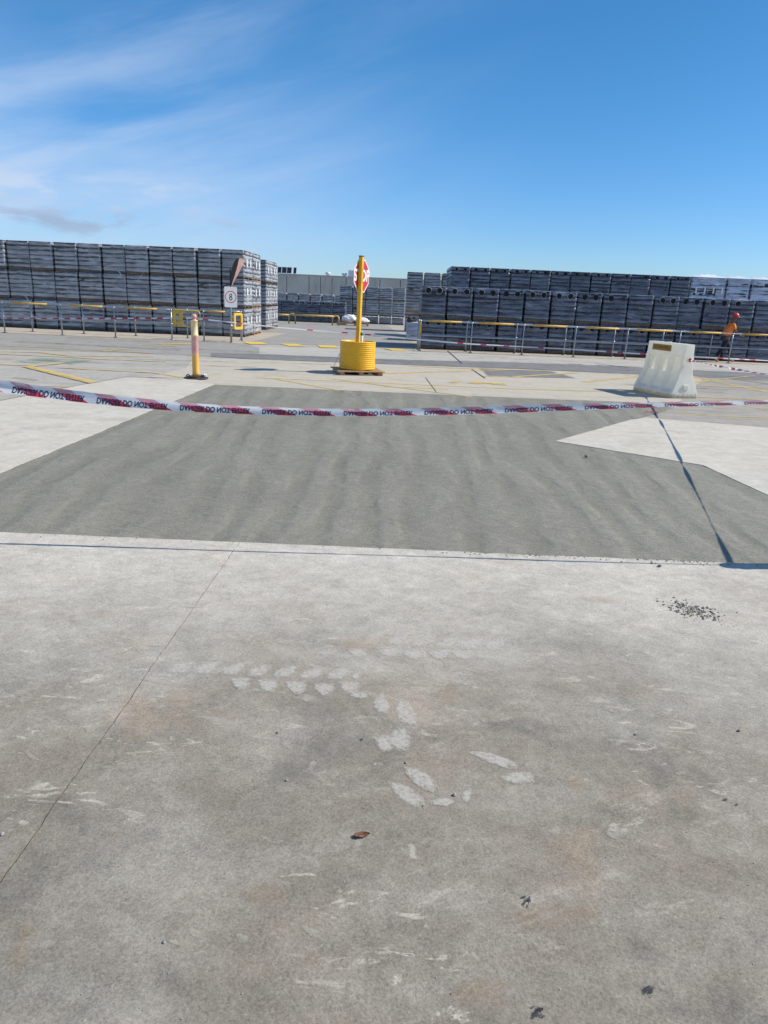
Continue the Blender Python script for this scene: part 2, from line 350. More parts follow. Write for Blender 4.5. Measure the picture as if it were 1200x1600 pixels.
def wrap_mat(name, col, opac, rough, spec=0.5, wr=1.0, pale=(0.6, 0.64, 0.7)):
    """stretch wrap: glossy wrinkled film with clear and milky patches over the blocks"""
    m, t, b, out = new_mat(name); v = coords(t)
    oi = t.node('ShaderNodeObjectInfo').outputs['Random']
    off = t.node('ShaderNodeCombineXYZ', inp={0: t.math('MULTIPLY', oi, 37.0), 1: t.math('MULTIPLY', oi, 11.0), 2: t.math('MULTIPLY', oi, 5.0)}).outputs[0]
    va = t.node('ShaderNodeVectorMath', operation='ADD'); t.l.new(v, va.inputs[0]); t.l.new(off, va.inputs[1]); va = va.outputs[0]
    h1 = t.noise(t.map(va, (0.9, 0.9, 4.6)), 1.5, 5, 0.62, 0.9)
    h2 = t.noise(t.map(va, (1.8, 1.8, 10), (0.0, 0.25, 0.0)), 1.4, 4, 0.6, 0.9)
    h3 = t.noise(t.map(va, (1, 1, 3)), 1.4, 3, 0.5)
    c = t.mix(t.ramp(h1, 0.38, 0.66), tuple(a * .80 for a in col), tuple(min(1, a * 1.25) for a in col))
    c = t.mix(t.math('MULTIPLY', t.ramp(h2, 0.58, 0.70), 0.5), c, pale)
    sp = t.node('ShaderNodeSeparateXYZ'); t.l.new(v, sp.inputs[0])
    pale_ends = t.math('ADD', t.ramp(sp.outputs[2], .175, .13), t.ramp(sp.outputs[2], 1.055, 1.075))     # film colour paler near foot and rim, uneven by noise
    c = t.mix(t.math('MULTIPLY', pale_ends, t.ramp(h3, .3, .6, .25, .85), True), c, pale)
    t.l.new(c, b.inputs['Base Color']); b.inputs['Roughness'].default_value = rough
    b.inputs['Specular IOR Level'].default_value = spec
    hh = t.math('ADD', t.math('MULTIPLY', h1, 1.0), t.math('MULTIPLY', h2, 0.45))
    bump(t, b, hh, 0.9 * wr, 0.05)
    tr = t.node('ShaderNodeBsdfTransparent'); mx = t.node('ShaderNodeMixShader')
    a = t.ramp(t.math('ADD', t.math('MULTIPLY', h1, 0.6), t.math('MULTIPLY', h3, 0.4)), 0.3, 0.7, opac[0], opac[1])
    t.l.new(a, mx.inputs[0]); t.l.new(tr.outputs[0], mx.inputs[1]); t.l.new(b.outputs[0], mx.inputs[2]); t.l.new(mx.outputs[0], out.inputs[0])
    return m
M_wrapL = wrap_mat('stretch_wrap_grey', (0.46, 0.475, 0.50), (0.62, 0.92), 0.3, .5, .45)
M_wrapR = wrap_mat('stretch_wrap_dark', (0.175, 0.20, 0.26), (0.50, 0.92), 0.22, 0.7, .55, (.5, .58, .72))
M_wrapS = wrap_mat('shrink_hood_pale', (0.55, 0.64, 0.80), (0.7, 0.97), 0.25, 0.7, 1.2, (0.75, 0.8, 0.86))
M_loose = simple('loose_clear_plastic', (0.78, 0.80, 0.82), 0.3, 0, 0.06)

# ================================================================ SETTING
def sheet(name, pts, z, mat, skirt=None, uneven=0.0):
    """polygon laid on the ground; skirt gives it real thickness, uneven chips its edge"""
    P = []
    n = len(pts)
    for i in range(n):
        a = Vector((pts[i][0], pts[i][1])); b_ = Vector((pts[(i + 1) % n][0], pts[(i + 1) % n][1]))
        P.append(a)
        if uneven:
            L = (b_ - a).length; k = min(int(L / 0.06), 400); nn = Vector((-(b_ - a).y, (b_ - a).x)).normalized()
            for j in range(1, k):
                q = a.lerp(b_, j / k)
                d = noise.noise(Vector((q.x * 5, q.y * 5, 3))) * uneven + noise.noise(Vector((q.x * 23, q.y * 23, 9))) * uneven * 0.6
                P.append(q + nn * d)
    bm = bmesh.new()
    top = [bm.verts.new((p.x, p.y, z)) for p in P]
    for tri in tessellate_polygon([[Vector((p.x, p.y, 0)) for p in P]]):
        if len(set(tri)) == 3:
            try: f = bm.faces.new([top[i] for i in tri])
            except ValueError: continue
            f.normal_update()
            if f.normal.z < 0: f.normal_flip()
    if skirt is not None:
        low = [bm.verts.new((p.x, p.y, skirt)) for p in P]
        for i in range(len(P)): j = (i + 1) % len(P); bm.faces.new((low[i], low[j], top[j], top[i]))
    me = bpy.data.meshes.new(name); bm.to_mesh(me); bm.free()
    o = link(name, me, mat); o['kind'] = 'structure'
    return o
def P(*uv): return [gp(u, v) for u, v in uv]

# far ground out to the horizon
sheet('ground', [(-900, -200), (900, -200), (900, 1600), (-900, 1600)], -0.012, M_yard)
# far road surface, verge strips, aprons
sheet('road', [gp(-420, 500), gp(0, 519), gp(385, 537), gp(420, 548), gp(400, 560), gp(250, 552), gp(0, 545), gp(-500, 520)], -0.008, M_road)
sheet('road', [Vector((-16, 28.0)), Vector((-5.2, 28.0)), gp(385, 537), gp(660, 541), Vector((1.0, 28)), Vector((-1, 60)), Vector((-20, 60))], -0.0085, M_road)
sheet('verge', [(-19, 25.1), (-5.0, 24.6), (-4.8, 33), (-19, 33)], -0.005, M_sand, uneven=0.12)
sheet('verge', [(0.75, 24.6), (19, 25.0), (19, 34), (0.95, 29.5)], -0.005, M_sand, uneven=0.12)
sheet('pavement', P((405, 541), (650, 549), (1000, 563), (1210, 571), (1210, 584), (1000, 574), (800, 566), (640, 562), (405, 553)), -0.004, M_band, uneven=0.03)
sheet('asphalt_strip', P((330, 551), (400, 553), (640, 562), (800, 566), (1000, 574), (1330, 590), (1330, 602), (1000, 584.5), (800, 575.5), (640, 570), (400, 561), (330, 557)), -0.003, M_strip, uneven=0.10)
sheet('apron', P((300, 560), (400, 561.4), (640, 570.4), (800, 576), (1000, 585), (1100, 590), (1060, 640), (1000, 629), (800, 622), (335, 601), (235, 620), (205, 596), (290, 575)), -0.0025, M_apron)
sheet('asphalt_patch', P((748, 575), (862, 580), (900, 591), (765, 588.5)), 0.0006, M_strip, uneven=0.05)
sheet('grey_yard', P((1100, 590), (1330, 602), (1500, 690), (1200, 669), (1014, 652.5), (1050, 637), (1060, 630)), -0.0015, M_grey, uneven=0.05)

# slabs with thickness and open joints, fresh pour between them
far_edge = (335, 601)
near_y = lambda x: 4.455 + 0.002 * x
jx0, jx1 = gp(0, 1385), gp(375, 848)
dj = (jx1 - jx0); jtop = jx0 + dj * ((near_y(-.95) - jx0.y) / dj.y); jbot = jx0 + dj * ((-6 - jx0.y) / dj.y)
jog = []
N = 420
for i in range(N + 1):
    q = jbot.lerp(jtop, i / N); jog.append((q.x + 0.005 * noise.noise(Vector((0, q.y * 2.3, 0))) + 0.004 * noise.noise(Vector((4, q.y * 11, 0))) + 0.002 * noise.noise(Vector((4, q.y * 37, 0))), q.y))
L_off = [(x - 0.0020 - 0.006 * max(0, min(1, (3 - y) / 3)) * (.5 + noise.noise(Vector((2, y * 6, 1)))) - 0.004 * abs(noise.noise(Vector((x, y * 14, 1)))), y) for x, y in jog]
R_off = [(x + 0.0018 + 0.005 * abs(noise.noise(Vector((x, y * 21, 5)))), y) for x, y in jog]
def raw_sheet(name, pts, z0, z1, mat):
    bm = bmesh.new(); prism(bm, pts, z0, z1); bmesh.ops.recalc_face_normals(bm, faces=bm.faces)
    bmesh.ops.triangulate(bm, faces=[f for f in bm.faces if len(f.verts) > 4])
    o = obj(name, bm, mat); o['kind'] = 'structure'; return o
edge = []
for i in range(0, 181):
    x = 9 - i * 0.1
    d = 0.007 * noise.noise(Vector((x * 4, 0, 0))) + 0.004 * noise.noise(Vector((x * 19, 3, 0)))
    if 0.62 < x < 1.15: d -= 0.022 * (0.5 + noise.noise(Vector((x * 9, 7, 0))))
    edge.append((x, near_y(x) + d))
eR = [e for e in edge if e[0] > R_off[-1][0] + 0.02]; eL = [e for e in edge if e[0] < L_off[-1][0] - 0.02]
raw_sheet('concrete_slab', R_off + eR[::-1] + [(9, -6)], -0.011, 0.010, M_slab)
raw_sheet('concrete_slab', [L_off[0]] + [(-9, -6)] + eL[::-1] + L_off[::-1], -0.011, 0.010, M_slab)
sheet('joint_filler', [(jbot.x - .03, jbot.y), (jbot.x + .03, jbot.y), (jtop.x + .03, jtop.y), (jtop.x - .03, jtop.y)], 0.0055, M_fill)
# fresh pour: polygon traced on the ground, slightly rough edges
pL = gp(*far_edge); pl0 = gp(0, 740); dl = (pl0 - pL); leftfar = pl0 + dl * 0.35
pour = [leftfar, (leftfar.x - .8, 4.0, 0), (8.5, 4.0, 0), (8.5, gp(1200, 775).y - 1.0, 0), gp(1200, 775), gp(1098, 728), gp(866, 690), gp(985, 656), gp(1030, 645), gp(1052, 637), gp(1000, 629), gp(800, 621.5), pL]
sheet('fresh_concrete', pour, 0.003, M_fresh, skirt=-0.010, uneven=0.022)
sheet('pale_slab', [pL + Vector((-0.004, 0.0, 0)), leftfar + Vector((-.004, 0, 0)), (-9, 4.47, 0), (-9, 9.5, 0), gp(0, 628), gp(110, 605.5), gp(198, 590), gp(300, 592)], 0.008, M_pale, skirt=-0.010, uneven=0.006)
sheet('pale_slab', [gp(866, 690) + Vector((.012, 0.002, 0)), gp(1098, 728) + Vector((.006, .006, 0)), gp(1200, 775) + Vector((.006, .008, 0)), (8.5, gp(1200, 775).y - 0.9, 0), (8.5, 9.2, 0), gp(1200, 669), gp(1014, 653.5), gp(985, 656.5)], 0.008, M_pale, skirt=-0.010, uneven=0.008)

# dark saw cuts and joints in the yard, plus a painted bollard shadow
def stripe(bm, a, b_, w_, z):
    a = Vector((a[0], a[1], 0)); b_ = Vector((b_[0], b_[1], 0)); d = (b_ - a).normalized(); n = Vector((-d.y, d.x, 0)) * w_ / 2
    f = bm.faces.new([bm.verts.new((p.x, p.y, z)) for p in (a - n, b_ - n, b_ + n, a + n)])
    if f.normal.z < 0: f.normal_flip()
bm = bmesh.new()
for poly, w_ in [([(0, 627), (110, 605), (199, 589.5), (285, 594)], 0.02), ([(699, 548), (722, 568)], 0.035), ([(737, 577), (758, 591)], 0.035),  # last leg of the first line paints the orange bollard's cast shadow
                 ([(665, 590), (682, 613)], 0.012), ([(1142, 592), (1200, 600), (1300, 612)], 0.05), ([(930, 568), (982, 574)], 0.06),
                 ([(1016, 653), (1200, 669), (1330, 680)], 0.015), ([(20, 590), (60, 594)], 0.03)]:
    pts = [gp(*q) for q in poly]
    for i in range(len(pts) - 1): stripe(bm, pts[i], pts[i + 1], w_, 0.0115 if poly[0][0] in (0,) else 0.004)
me = bpy.data.meshes.new('joints_and_shadow'); bm.to_mesh(me); bm.free(); link('joints_and_shadow', me, M_joint)['kind'] = 'structure'

# painted markings on the yard
def lines(name, polys, z, mat):
    bm = bmesh.new()
    for k, (poly, w_) in enumerate(polys):
        pts = [gp(*q) for q in poly]
        for i in range(len(pts) - 1): stripe(bm, pts[i], pts[i + 1], w_ * 1.2, z + 0.0004 * (k % 8))
    me = bpy.data.meshes.new(name); bm.to_mesh(me); bm.free(); o = link(name, me, mat); o['kind'] = 'structure'
lines('painted_line', [([(-60, 537), (0, 540), (70, 543), (120, 545.5), (240, 551.6)], 0.10), ([(0, 549), (60, 550), (110, 556), (240, 557)], 0.09),
    ([(0, 553), (96, 557), (160, 561), (260, 565)], 0.10), ([(88, 574), (240, 582), (292, 591)], 0.09), ([(42, 573), (110, 566)], 0.09), ([(160, 549), (194, 545)], 0.10),
    ([(50, 602), (168, 606)], 0.05), ([(0, 569), (50, 571)], 0.09), ([(250, 538), (300, 537)], 0.3), ([(225, 539.5), (278, 541)], 0.14),
    ([(613, 583), (772, 578.4), (800, 577.5)], 0.13), ([(400, 590), (800, 607.5), (1000, 613)], 0.08), ([(433, 592.5), (530, 610)], 0.08), ([(520, 592), (737, 620)], 0.07),
    ([(640, 572), (720, 575.5), (856, 579.5)], 0.10), ([(802, 589), (901, 582.5)], 0.14), ([(754, 588), (815, 589)], 0.13), ([(910, 597), (1000, 588)], 0.13), ([(560, 585), (613, 583)], 0.08),
    ([(1068, 585), (1142, 601), (1200, 613), (1300, 630)], 0.11), ([(1068, 600), (1107, 594.5)], 0.13), ([(1107, 594.5), (1180, 587)], 0.07),
    ([(1087, 603), (1200, 606)], 0.08), ([(1087, 620), (1200, 625.5), (1300, 631)], 0.08), ([(1055, 647), (1200, 653), (1300, 660)], 0.05), ([(1160, 634), (1200, 640), (1300, 652)], 0.06),
    ([(600, 604), (700, 608)], 0.06)], 0.0020, M_yline)
lines('painted_line', [([(42, 572.5), (187, 608)], 0.17)], 0.006, M_ybold if False else M_yline)
lines('painted_arrow', [([(706, 596), (717, 597)], 0.38), ([(742, 597.5), (768, 598.5)], 0.22), ([(768, 599.5), (790, 600.5)], 0.30), ([(738, 599.5), (750, 597)], 0.2)], 0.0052, M_yline)
for (a, b_) in (((385, 536), (414, 536.5)), ((443.5, 538.8), (471, 539.2)), ((498, 541), (526, 541.8)), ((606, 546), (632, 546.6))):
    lines('lane_dash', [([a, b_], 0.95)], 0.0045, M_ybold)
lines('painted_patch', [([(40, 562), (130, 566)], 1.0)], 0.0050, M_green)

# old rubber smears left by turning forklifts
M_rub = faded('rubber_smear', (0.10, 0.10, 0.10), 0.42, 2.6, 0.35, 0.75)
RS = random.Random(21)
bm = bmesh.new()
for i in range(46):
    x0 = RS.uniform(-16, 14); y0 = RS.uniform(15.5, 24.3) if RS.random() < .75 else RS.uniform(28, 44); a = RS.gauss(0, .12); Lr = RS.uniform(1.5, 6)
    if y0 > 26: x0 = RS.uniform(-5, 0); Lr = 1.5
    cur = Vector((x0, y0, 0)); wdt = RS.uniform(.07, .26)
    for k_ in range(8):
        nx_ = cur + Vector((math.cos(a), math.sin(a), 0)) * (Lr / 8); stripe(bm, cur, nx_, wdt, .0065 + .0002 * (i % 5)); cur = nx_; a += RS.gauss(0, .03)
me = bpy.data.meshes.new('rubber_smear'); bm.to_mesh(me); bm.free(); o = link('rubber_smear', me, M_rub); tag(o, 'faint dark tyre smears across the far yard between the pour and the fences', 'tyre marks', kind='stuff')
# ---------------------------------------------------------------- dried slurry tyre prints and boot scuffs on the near slab
def blob(bm, u, v, du, dv, skew=0.0, z=0.0115, k=14, shape='leaf', rot=0.0, seed=0):
    lay = bm.verts.layers.float_color.get('fade') or bm.verts.layers.float_color.new('fade')
    vs = []
    for i in range(k):
        a = 2 * PI * i / k
        if shape == 'leaf': x = math.cos(a); y = math.sin(a) * (0.75 + 0.25 * math.cos(a)) ; x, y = x * du, y * dv; x += skew * -y
        elif shape in ('tread', 'heel'):
            Q = ((-1, .45), (-.8, -.05), (-.35, -.6), (.2, -.92), (1, -1), (.82, -.3), (.6, .3), (.2, .85), (-.4, .95), (-.9, .85)) if shape == 'tread' else ((-1, -.9), (-.2, -1), (.9, -.95), (1, -.3), (.9, .5), (.4, 1), (-.1, .9), (-.5, .5), (-.8, 0), (-.9, -.4))
            f_ = i / k * 10; i0_ = int(f_) % 10; i1_ = (i0_ + 1) % 10; f_ -= int(f_)
            x, y = (Q[i0_][0] * (1 - f_) + Q[i1_][0] * f_) * du, (Q[i0_][1] * (1 - f_) + Q[i1_][1] * f_) * dv
        else: x, y = math.cos(a) * du, math.sin(a) * dv
        r = (1.22 if shape == 'leaf' else 1.0) + (0.28 if shape == 'leaf' else 0.10) * noise.noise(Vector((math.cos(a) * 1.7 + u, math.sin(a) * 1.7 + v, seed)))
        x, y = x * r, y * r
        x, y = x * math.cos(rot) - y * math.sin(rot), x * math.sin(rot) + y * math.cos(rot)
        p = gp(u + x, v + y); vs.append(bm.verts.new((p.x, p.y, z)))
    c = sum((q.co for q in vs), Vector()) / k; cv = bm.verts.new(c); mid = [bm.verts.new(c.lerp(q.co, .62)) for q in vs]
    cv[lay] = (1, 1, 1, 1)
    for q in mid: q[lay] = (.85, .85, .85, 1)
    for q in vs: q[lay] = (0, 0, 0, 1)
    for i in range(k):
        j = (i + 1) % k
        for fv in ((cv, mid[i], mid[j]), (mid[i], vs[i], vs[j], mid[j])):
            f = bm.faces.new(fv); f.normal_update()
            if f.normal.z < 0: f.normal_flip()
def marks(name, items, mat, z):
    bm = bmesh.new()
    for i, it in enumerate(items): blob(bm, *it[:4], **(it[4] if len(it) > 4 else {}), z=z + 0.0002 * (i % 5), seed=i)
    me = bpy.data.meshes.new(name); bm.to_mesh(me); bm.free(); o = link(name, me, mat); o['kind'] = 'stuff'; return o
top_row = [(284, 1046), (324, 1047), (365, 1049), (405, 1052), (447, 1054), (489, 1055), (530, 1056)]
tag(marks('tyre_print', [(u, v, 22, 10.5, dict(shape='tread', k=20)) for u, v in top_row] + [(u, v, 17, 11, dict(shape='heel', k=20)) for u, v in ((375, 1072), (418, 1076), (462, 1079), (506, 1081), (545, 1079))] + [(555, 1060, 5, 5)], M_slurry, 0.0118),
    'pale chevron tyre print of dried slurry, left of the middle of the near slab', 'tyre print')
tag(marks('tyre_print', [(u, v, 22, 10.5, dict(shape='tread', k=20)) for u, v in ((580, 1003), (622, 1002), (662, 1005), (700, 1007), (738, 1009), (775, 1010))] + [(u, v, 18, 8, dict(shape='heel', k=20)) for u, v in ((560, 1024), (605, 1023), (645, 1027), (685, 1027), (722, 1027))], M_slurry, 0.0118),
    'fainter chevron tyre print of dried slurry, right of the middle and nearer the fresh concrete', 'tyre print')
tag(marks('boot_scuff', [(595, 1105, 10, 20, dict(rot=-.3)), (633, 1118, 12, 26, dict(rot=-.6)), (600, 1165, 12, 16), (622, 1160, 16, 20), (655, 1220, 26, 13, dict(rot=.6)), (634, 1246, 28, 14, dict(rot=.6)), (690, 1258, 16, 7), (728, 1247, 6, 14, dict(rot=.4)),
    (770, 1190, 34, 9, dict(rot=.3)), (808, 1220, 24, 11), (560, 1090, 12, 6)], M_slurry, 0.0122), 'pale smeared boot scuffs of dried slurry in the middle of the near slab', 'scuff marks')
R2 = random.Random(11)
tag(marks('slurry_splash', [(R2.uniform(0, 1200), R2.uniform(905, 1130), R2.uniform(10, 42), R2.uniform(3, 9), dict(rot=R2.uniform(-.3, .3))) for i in range(80)] +
    [(R2.uniform(0, 1200), R2.uniform(1130, 1500), R2.uniform(8, 26), R2.uniform(4, 11), dict(rot=R2.uniform(-.9, .9))) for i in range(34)] +
    [(960, 1308, 16, 14), (865, 1303, 12, 12), (1063, 1213, 11, 5), (602, 1488, 7, 5), (634, 1477, 7, 6), (655, 1468, 6, 4), (447, 1388, 10, 9, dict(rot=.6)), (255, 1308, 10, 16, dict(rot=-.5)), (142, 1385, 8, 9),
     (60, 1060, 26, 10, dict(rot=-.3)), (15, 997, 26, 8, dict(rot=-.2)), (185, 1203, 30, 5)], M_slurry2, 0.0126),
    'scattered pale splashes and smears of dried slurry over the near slab', 'slurry splashes')
tag(marks('rust_stain', [(42, 1460, 17, 20, dict(rot=.3)), (30, 1500, 20, 40, dict(rot=.2)), (350, 1120, 32, 14), (890, 1225, 34, 14, dict(rot=.5)), (1044, 1167, 8, 4), (700, 1090, 24, 26), (410, 1400, 46, 26), (178, 1308, 12, 8), (940, 940, 40, 10), (750, 1560, 60, 40), (850, 1440, 90, 30), (560, 1010, 60, 20)], M_rust, 0.0130),
    'soft orange rust stains scattered on the near slab', 'rust stains')
RT = random.Random(8)
tag(marks('tar_spot', [(cu + RT.gauss(0, 4.0), cv_ + RT.gauss(0, 4.5), RT.uniform(.8, 3), RT.uniform(.8, 3.2)) for cu, cv_, m_ in ((822, 1411, 12), (1012, 1552, 22), (839, 1588, 26)) for _ in range(m_)] + [ (1132, 1254, 3, 2), (1150, 1262, 2, 2), (565, 1160, 2, 2)], M_tar, 0.0134), 'small black tar spots near the bottom right of the near slab', 'tar spots')

def lump(bm, c, r, seed=0, sub=1, flat=0.7):
    t = bmesh.new(); bmesh.ops.create_icosphere(t, subdivisions=sub, radius=r)
    for v_ in t.verts:
        v_.co *= 1 + 0.35 * noise.noise(v_.co / r * 1.1 + Vector((seed, seed * 2.3, 0))); v_.co.z *= flat
    me = bpy.data.meshes.new('t'); bmesh.ops.translate(t, verts=t.verts, vec=Vector(c)); t.to_mesh(me); t.free(); bm.from_mesh(me); bpy.data.meshes.remove(me)
# crumbs of wet mortar
bm = bmesh.new(); R3 = random.Random(5)
for i in range(420):
    s = R3.gauss(0, 0.42); q = R3.gauss(0, 0.30)
    u = 1083 + s * 52; v_ = 957 + s * 14 + q * 20
    p = gp(u, v_); r = R3.choice([0.0015, 0.002, 0.003, 0.003, 0.0045, 0.007])
    lump(bm, (p.x, p.y, 0.0110 + r * .3), r, i, 1)
tag(obj('mortar_crumbs', bm, M_crumb), 'scatter of dark grey mortar crumbs on the near slab at right', 'crumbs', kind='stuff')
bm = bmesh.new()
for i in range(260):   # crumbs along the edge of the pour
    x = R3.choice([R3.gauss(1.0, .25), R3.gauss(2.1, .25), R3.uniform(-2.5, 3)]); y = near_y(x) - abs(R3.gauss(0, 0.03)); r = R3.choice([0.0015, 0.002, 0.003, 0.005])
    lump(bm, (x, y, 0.011 + r * .3), r, i, 1)
tag(obj('edge_crumbs', bm, M_crumb), 'thin line of grey crumbs along the near edge of the fresh concrete', 'crumbs', kind='stuff')
bm = bmesh.new()
for i in range(150):   # grit all over the slab
    p = gp(R3.uniform(0, 1200), 900 + 700 * R3.random() ** .7); r = R3.choice([0.001, 0.0012, 0.0016, 0.0022])
    lump(bm, (p.x, p.y, 0.0105 + r * .4), r, i, 1)
tag(obj('grit', bm, M_pebble), 'fine grit sprinkled over the near slab', 'grit', kind='stuff')
def single(name, u, v_, r, mat, label, cat, seed, group=None, flat=.75):
    p = gp(u, v_); bm = bmesh.new(); lump(bm, (0, 0, r * flat * .85), r, seed, 2, flat); o = obj(name, bm, mat); o.location = (p.x, p.y, 0.0102); tag(o, label, cat, group); return o
for i, (u, v_, r, lb) in enumerate([(710, 1247, .0065, 'pale pebble just right of the lower boot scuffs'), (448, 1224, .0045, 'small pale pebble above and left of the brown leaf'), (661, 1264, .0035, 'small dark pebble under the lowest boot scuff'),
        (634, 1196, .0045, 'pale pebble above the pair of boot scuffs'), (4, 1309, .0065, 'whitish pebble at the far left edge beside the slab joint'), (992, 1152, .0045, 'dark pebble below the mortar crumbs, near the rust spot'),
        (257, 1478, .004, 'lone pale pebble near the bottom left of the slab'), (434, 1149, .005, 'dark chip below the row of tyre prints'), (1154, 1146, .007, 'tan pebble near the right edge of the slab')]):
    single('pebble', u, v_, r, M_pebble if 'dark' not in lb else M_crumb, lb, 'pebble', i, 'pebbles on the near slab')
single('clod', 916, 716, .022, M_crumb, 'small dark clod lying on the fresh concrete near its pale corner', 'clod', 4)
single('clod', 1030, 888, .012, M_crumb, 'dark clod at the slab edge under the tape shadow, right side', 'clod', 9)
single('clod', 1018, 883, .008, M_crumb, 'smaller dark clod beside another at the slab edge, right side', 'clod', 12)
# curled dry leaf
bm = bmesh.new()
G = [[None] * 7 for _ in range(9)]
for i in range(9):
    for j in range(7):
        s = i / 8; t_ = (j / 6 - .5) * 2; wd = 0.013 * math.sin(PI * min(1, s * 1.02 + .02)) ** .7
        G[i][j] = bm.verts.new(((s - .5) * 0.052, t_ * wd, 0.002 + 0.007 * t_ * t_ * (1 - .4 * s) + 0.004 * abs(s - .5)))
for i in range(8):
    for j in range(6): bm.faces.new((G[i][j], G[i + 1][j], G[i + 1][j + 1], G[i][j + 1]))
o = obj('leaf', bm, M_leaf, smooth=True); p = gp(565, 1311); o.location = (p.x, p.y, 0.010); o.rotation_euler = (0, 0, 0.3)
tag(o, 'small curled brown dry leaf on the near slab, left of centre', 'leaf')

# ================================================================ PALLET LOADS
W_, D_, HP, HL, NL = 0.850, 1.60, 0.115, 0.160, 6
HT = HP + HL * NL   # 1.075
PITCH_X = 0.925
def pallet_mesh(mat):
    bm = bmesh.new()
    for y in (0.0, D_ / 2 - .05, D_ - .10): box(bm, 0.0, W_, y, y + .1, .022, .088)
    for k in range(9):
        y = .0 + k * (D_ - .11) / 8; box(bm, 0, W_, y + .003, y + .107, .0885, .1145)
    for x in (0.0, W_ / 2 - .05, W_ - .10): box(bm, x, x + .1, -.002, D_ + .002, .001, .0215)
    me = bm_mesh('pallet', bm); me.materials.append(mat); return me
PAL = pallet_mesh(M_wood); PAL2 = pallet_mesh(M_wood2)
def layer_mesh(mat, depth_n=4):
    bm = bmesh.new(); g = 0.008
    for i in range(2):
        for j in range(depth_n):
            x0 = i * W_ / 2 + g; x1 = (i + 1) * W_ / 2 - g; y0 = j * D_ / depth_n + g; y1 = (j + 1) * D_ / depth_n - g
            dx = random.uniform(-.004, .004); box(bm, x0 + dx, x1 + dx, y0 + dx, y1 + dx, .004, HL - .006)
    me = bm_mesh('block_layer', bm); me.materials.append(mat); return me
LAY = {'L': [layer_mesh(M_blockL) for _ in range(3)], 'R': [layer_mesh(M_blockR) for _ in range(3)]}
def wrap_mesh(mat, seed, pinch=0.038, top_lift=0.0, wrinkle=0.010, n_lay=NL, hood=False):
    """film round four sides and top, sucked in between the layers"""
    bm = bmesh.new(); nz = n_lay * 6; z0 = HP - .03; z1 = HP + HL * n_lay + .006
    nx, ny = 10, 14; per = []
    e = 0.004
    for i in range(nx): per.append((-e + (W_ + 2 * e) * i / nx, -e, 0, -1))
    for i in range(ny): per.append((W_ + e, -e + (D_ + 2 * e) * i / ny, 1, 0))
    for i in range(nx): per.append((W_ + e - (W_ + 2 * e) * i / nx, D_ + e, 0, 1))
    for i in range(ny): per.append((-e, D_ + e - (D_ + 2 * e) * i / ny, -1, 0))
    rings = []
    for k in range(nz + 1):
        z = z0 + (z1 - z0) * k / nz
        ph = ((z - HP) / HL) % 1.0; dd = pinch * (1 - math.sin(PI * min(1, ph ** .8)) ** .45)
        if hood and z > HP + HL * (n_lay - 2): dd = 0.003
        ring = []
        for (x, y, nx_, ny_) in per:
            q = noise.noise(Vector((x * 2.2 + seed * 7, y * 2.2, z * 13))) + .5 * noise.noise(Vector((x * 6 + seed * 3, y * 6, z * 30)))
            d = -dd + wrinkle * q
            ring.append(bm.verts.new((x + nx_ * d, y + ny_ * d, z)))
        rings.append(ring)
    n = len(per)
    for k in range(nz):
        for i in range(n): bm.faces.new((rings[k][i], rings[k][(i + 1) % n], rings[k + 1][(i + 1) % n], rings[k + 1][i]))
    c = bm.verts.new((W_ / 2, D_ / 2, z1 + .006 + top_lift))
    for i in range(n): bm.faces.new((rings[-1][i], rings[-1][(i + 1) % n], c))
    me = bm_mesh('plastic_wrap', bm, True); me.materials.append(mat); return me
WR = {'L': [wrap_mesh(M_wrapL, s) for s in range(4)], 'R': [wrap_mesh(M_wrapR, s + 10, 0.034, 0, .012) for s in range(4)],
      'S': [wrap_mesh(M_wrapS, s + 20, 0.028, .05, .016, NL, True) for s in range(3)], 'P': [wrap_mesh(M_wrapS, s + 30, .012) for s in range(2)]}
def bar_mesh():
    """one printed upright bar, flat print on the film"""
    bm = bmesh.new(); box(bm, W_ + .031, W_ + .0325, 0, .16, 0, .27)
    me = bm_mesh('printed_bar', bm); me.materials.append(M_white); return me
BAR = bar_mesh()
def opening_mesh(r, sq=1.0, seed=0):
    """round mouth torn in the film over the top layer: raised glossy rim and a dark recessed bore"""
    bm = bmesh.new(); n = 20; R_ = []
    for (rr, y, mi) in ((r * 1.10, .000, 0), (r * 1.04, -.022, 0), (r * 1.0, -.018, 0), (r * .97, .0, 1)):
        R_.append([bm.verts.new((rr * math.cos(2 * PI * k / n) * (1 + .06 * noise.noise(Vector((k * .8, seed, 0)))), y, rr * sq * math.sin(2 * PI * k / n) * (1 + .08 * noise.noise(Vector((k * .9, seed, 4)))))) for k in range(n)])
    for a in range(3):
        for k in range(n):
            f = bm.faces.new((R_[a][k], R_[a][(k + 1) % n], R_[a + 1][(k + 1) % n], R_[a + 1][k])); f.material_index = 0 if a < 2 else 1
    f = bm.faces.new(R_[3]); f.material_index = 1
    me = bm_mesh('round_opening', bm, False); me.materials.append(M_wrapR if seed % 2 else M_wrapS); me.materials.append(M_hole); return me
OPEN = [opening_mesh(.100, .92, s) for s in range(4)]
OPEN_S = [opening_mesh(.080, .85, s + 7) for s in range(4)]
def loose_mesh(seed, L=0.35):
    bm = bmesh.new(); pv = None
    for i in range(9):
        s = i / 8; x = .05 + .12 * math.sin(s * 2.6 + seed); z = -L * s + .06 * math.sin(PI * s); y = -.05 - .03 * math.sin(s * 5)
        a = bm.verts.new((x, y, z)); b_ = bm.verts.new((x + .022 - .01 * s, y + .008, z + .012))
        if pv: bm.faces.new((pv[0], a, b_, pv[1]))
        pv = (a, b_)
    me = bm_mesh('torn_plastic', bm, True); me.materials.append(M_loose); return me
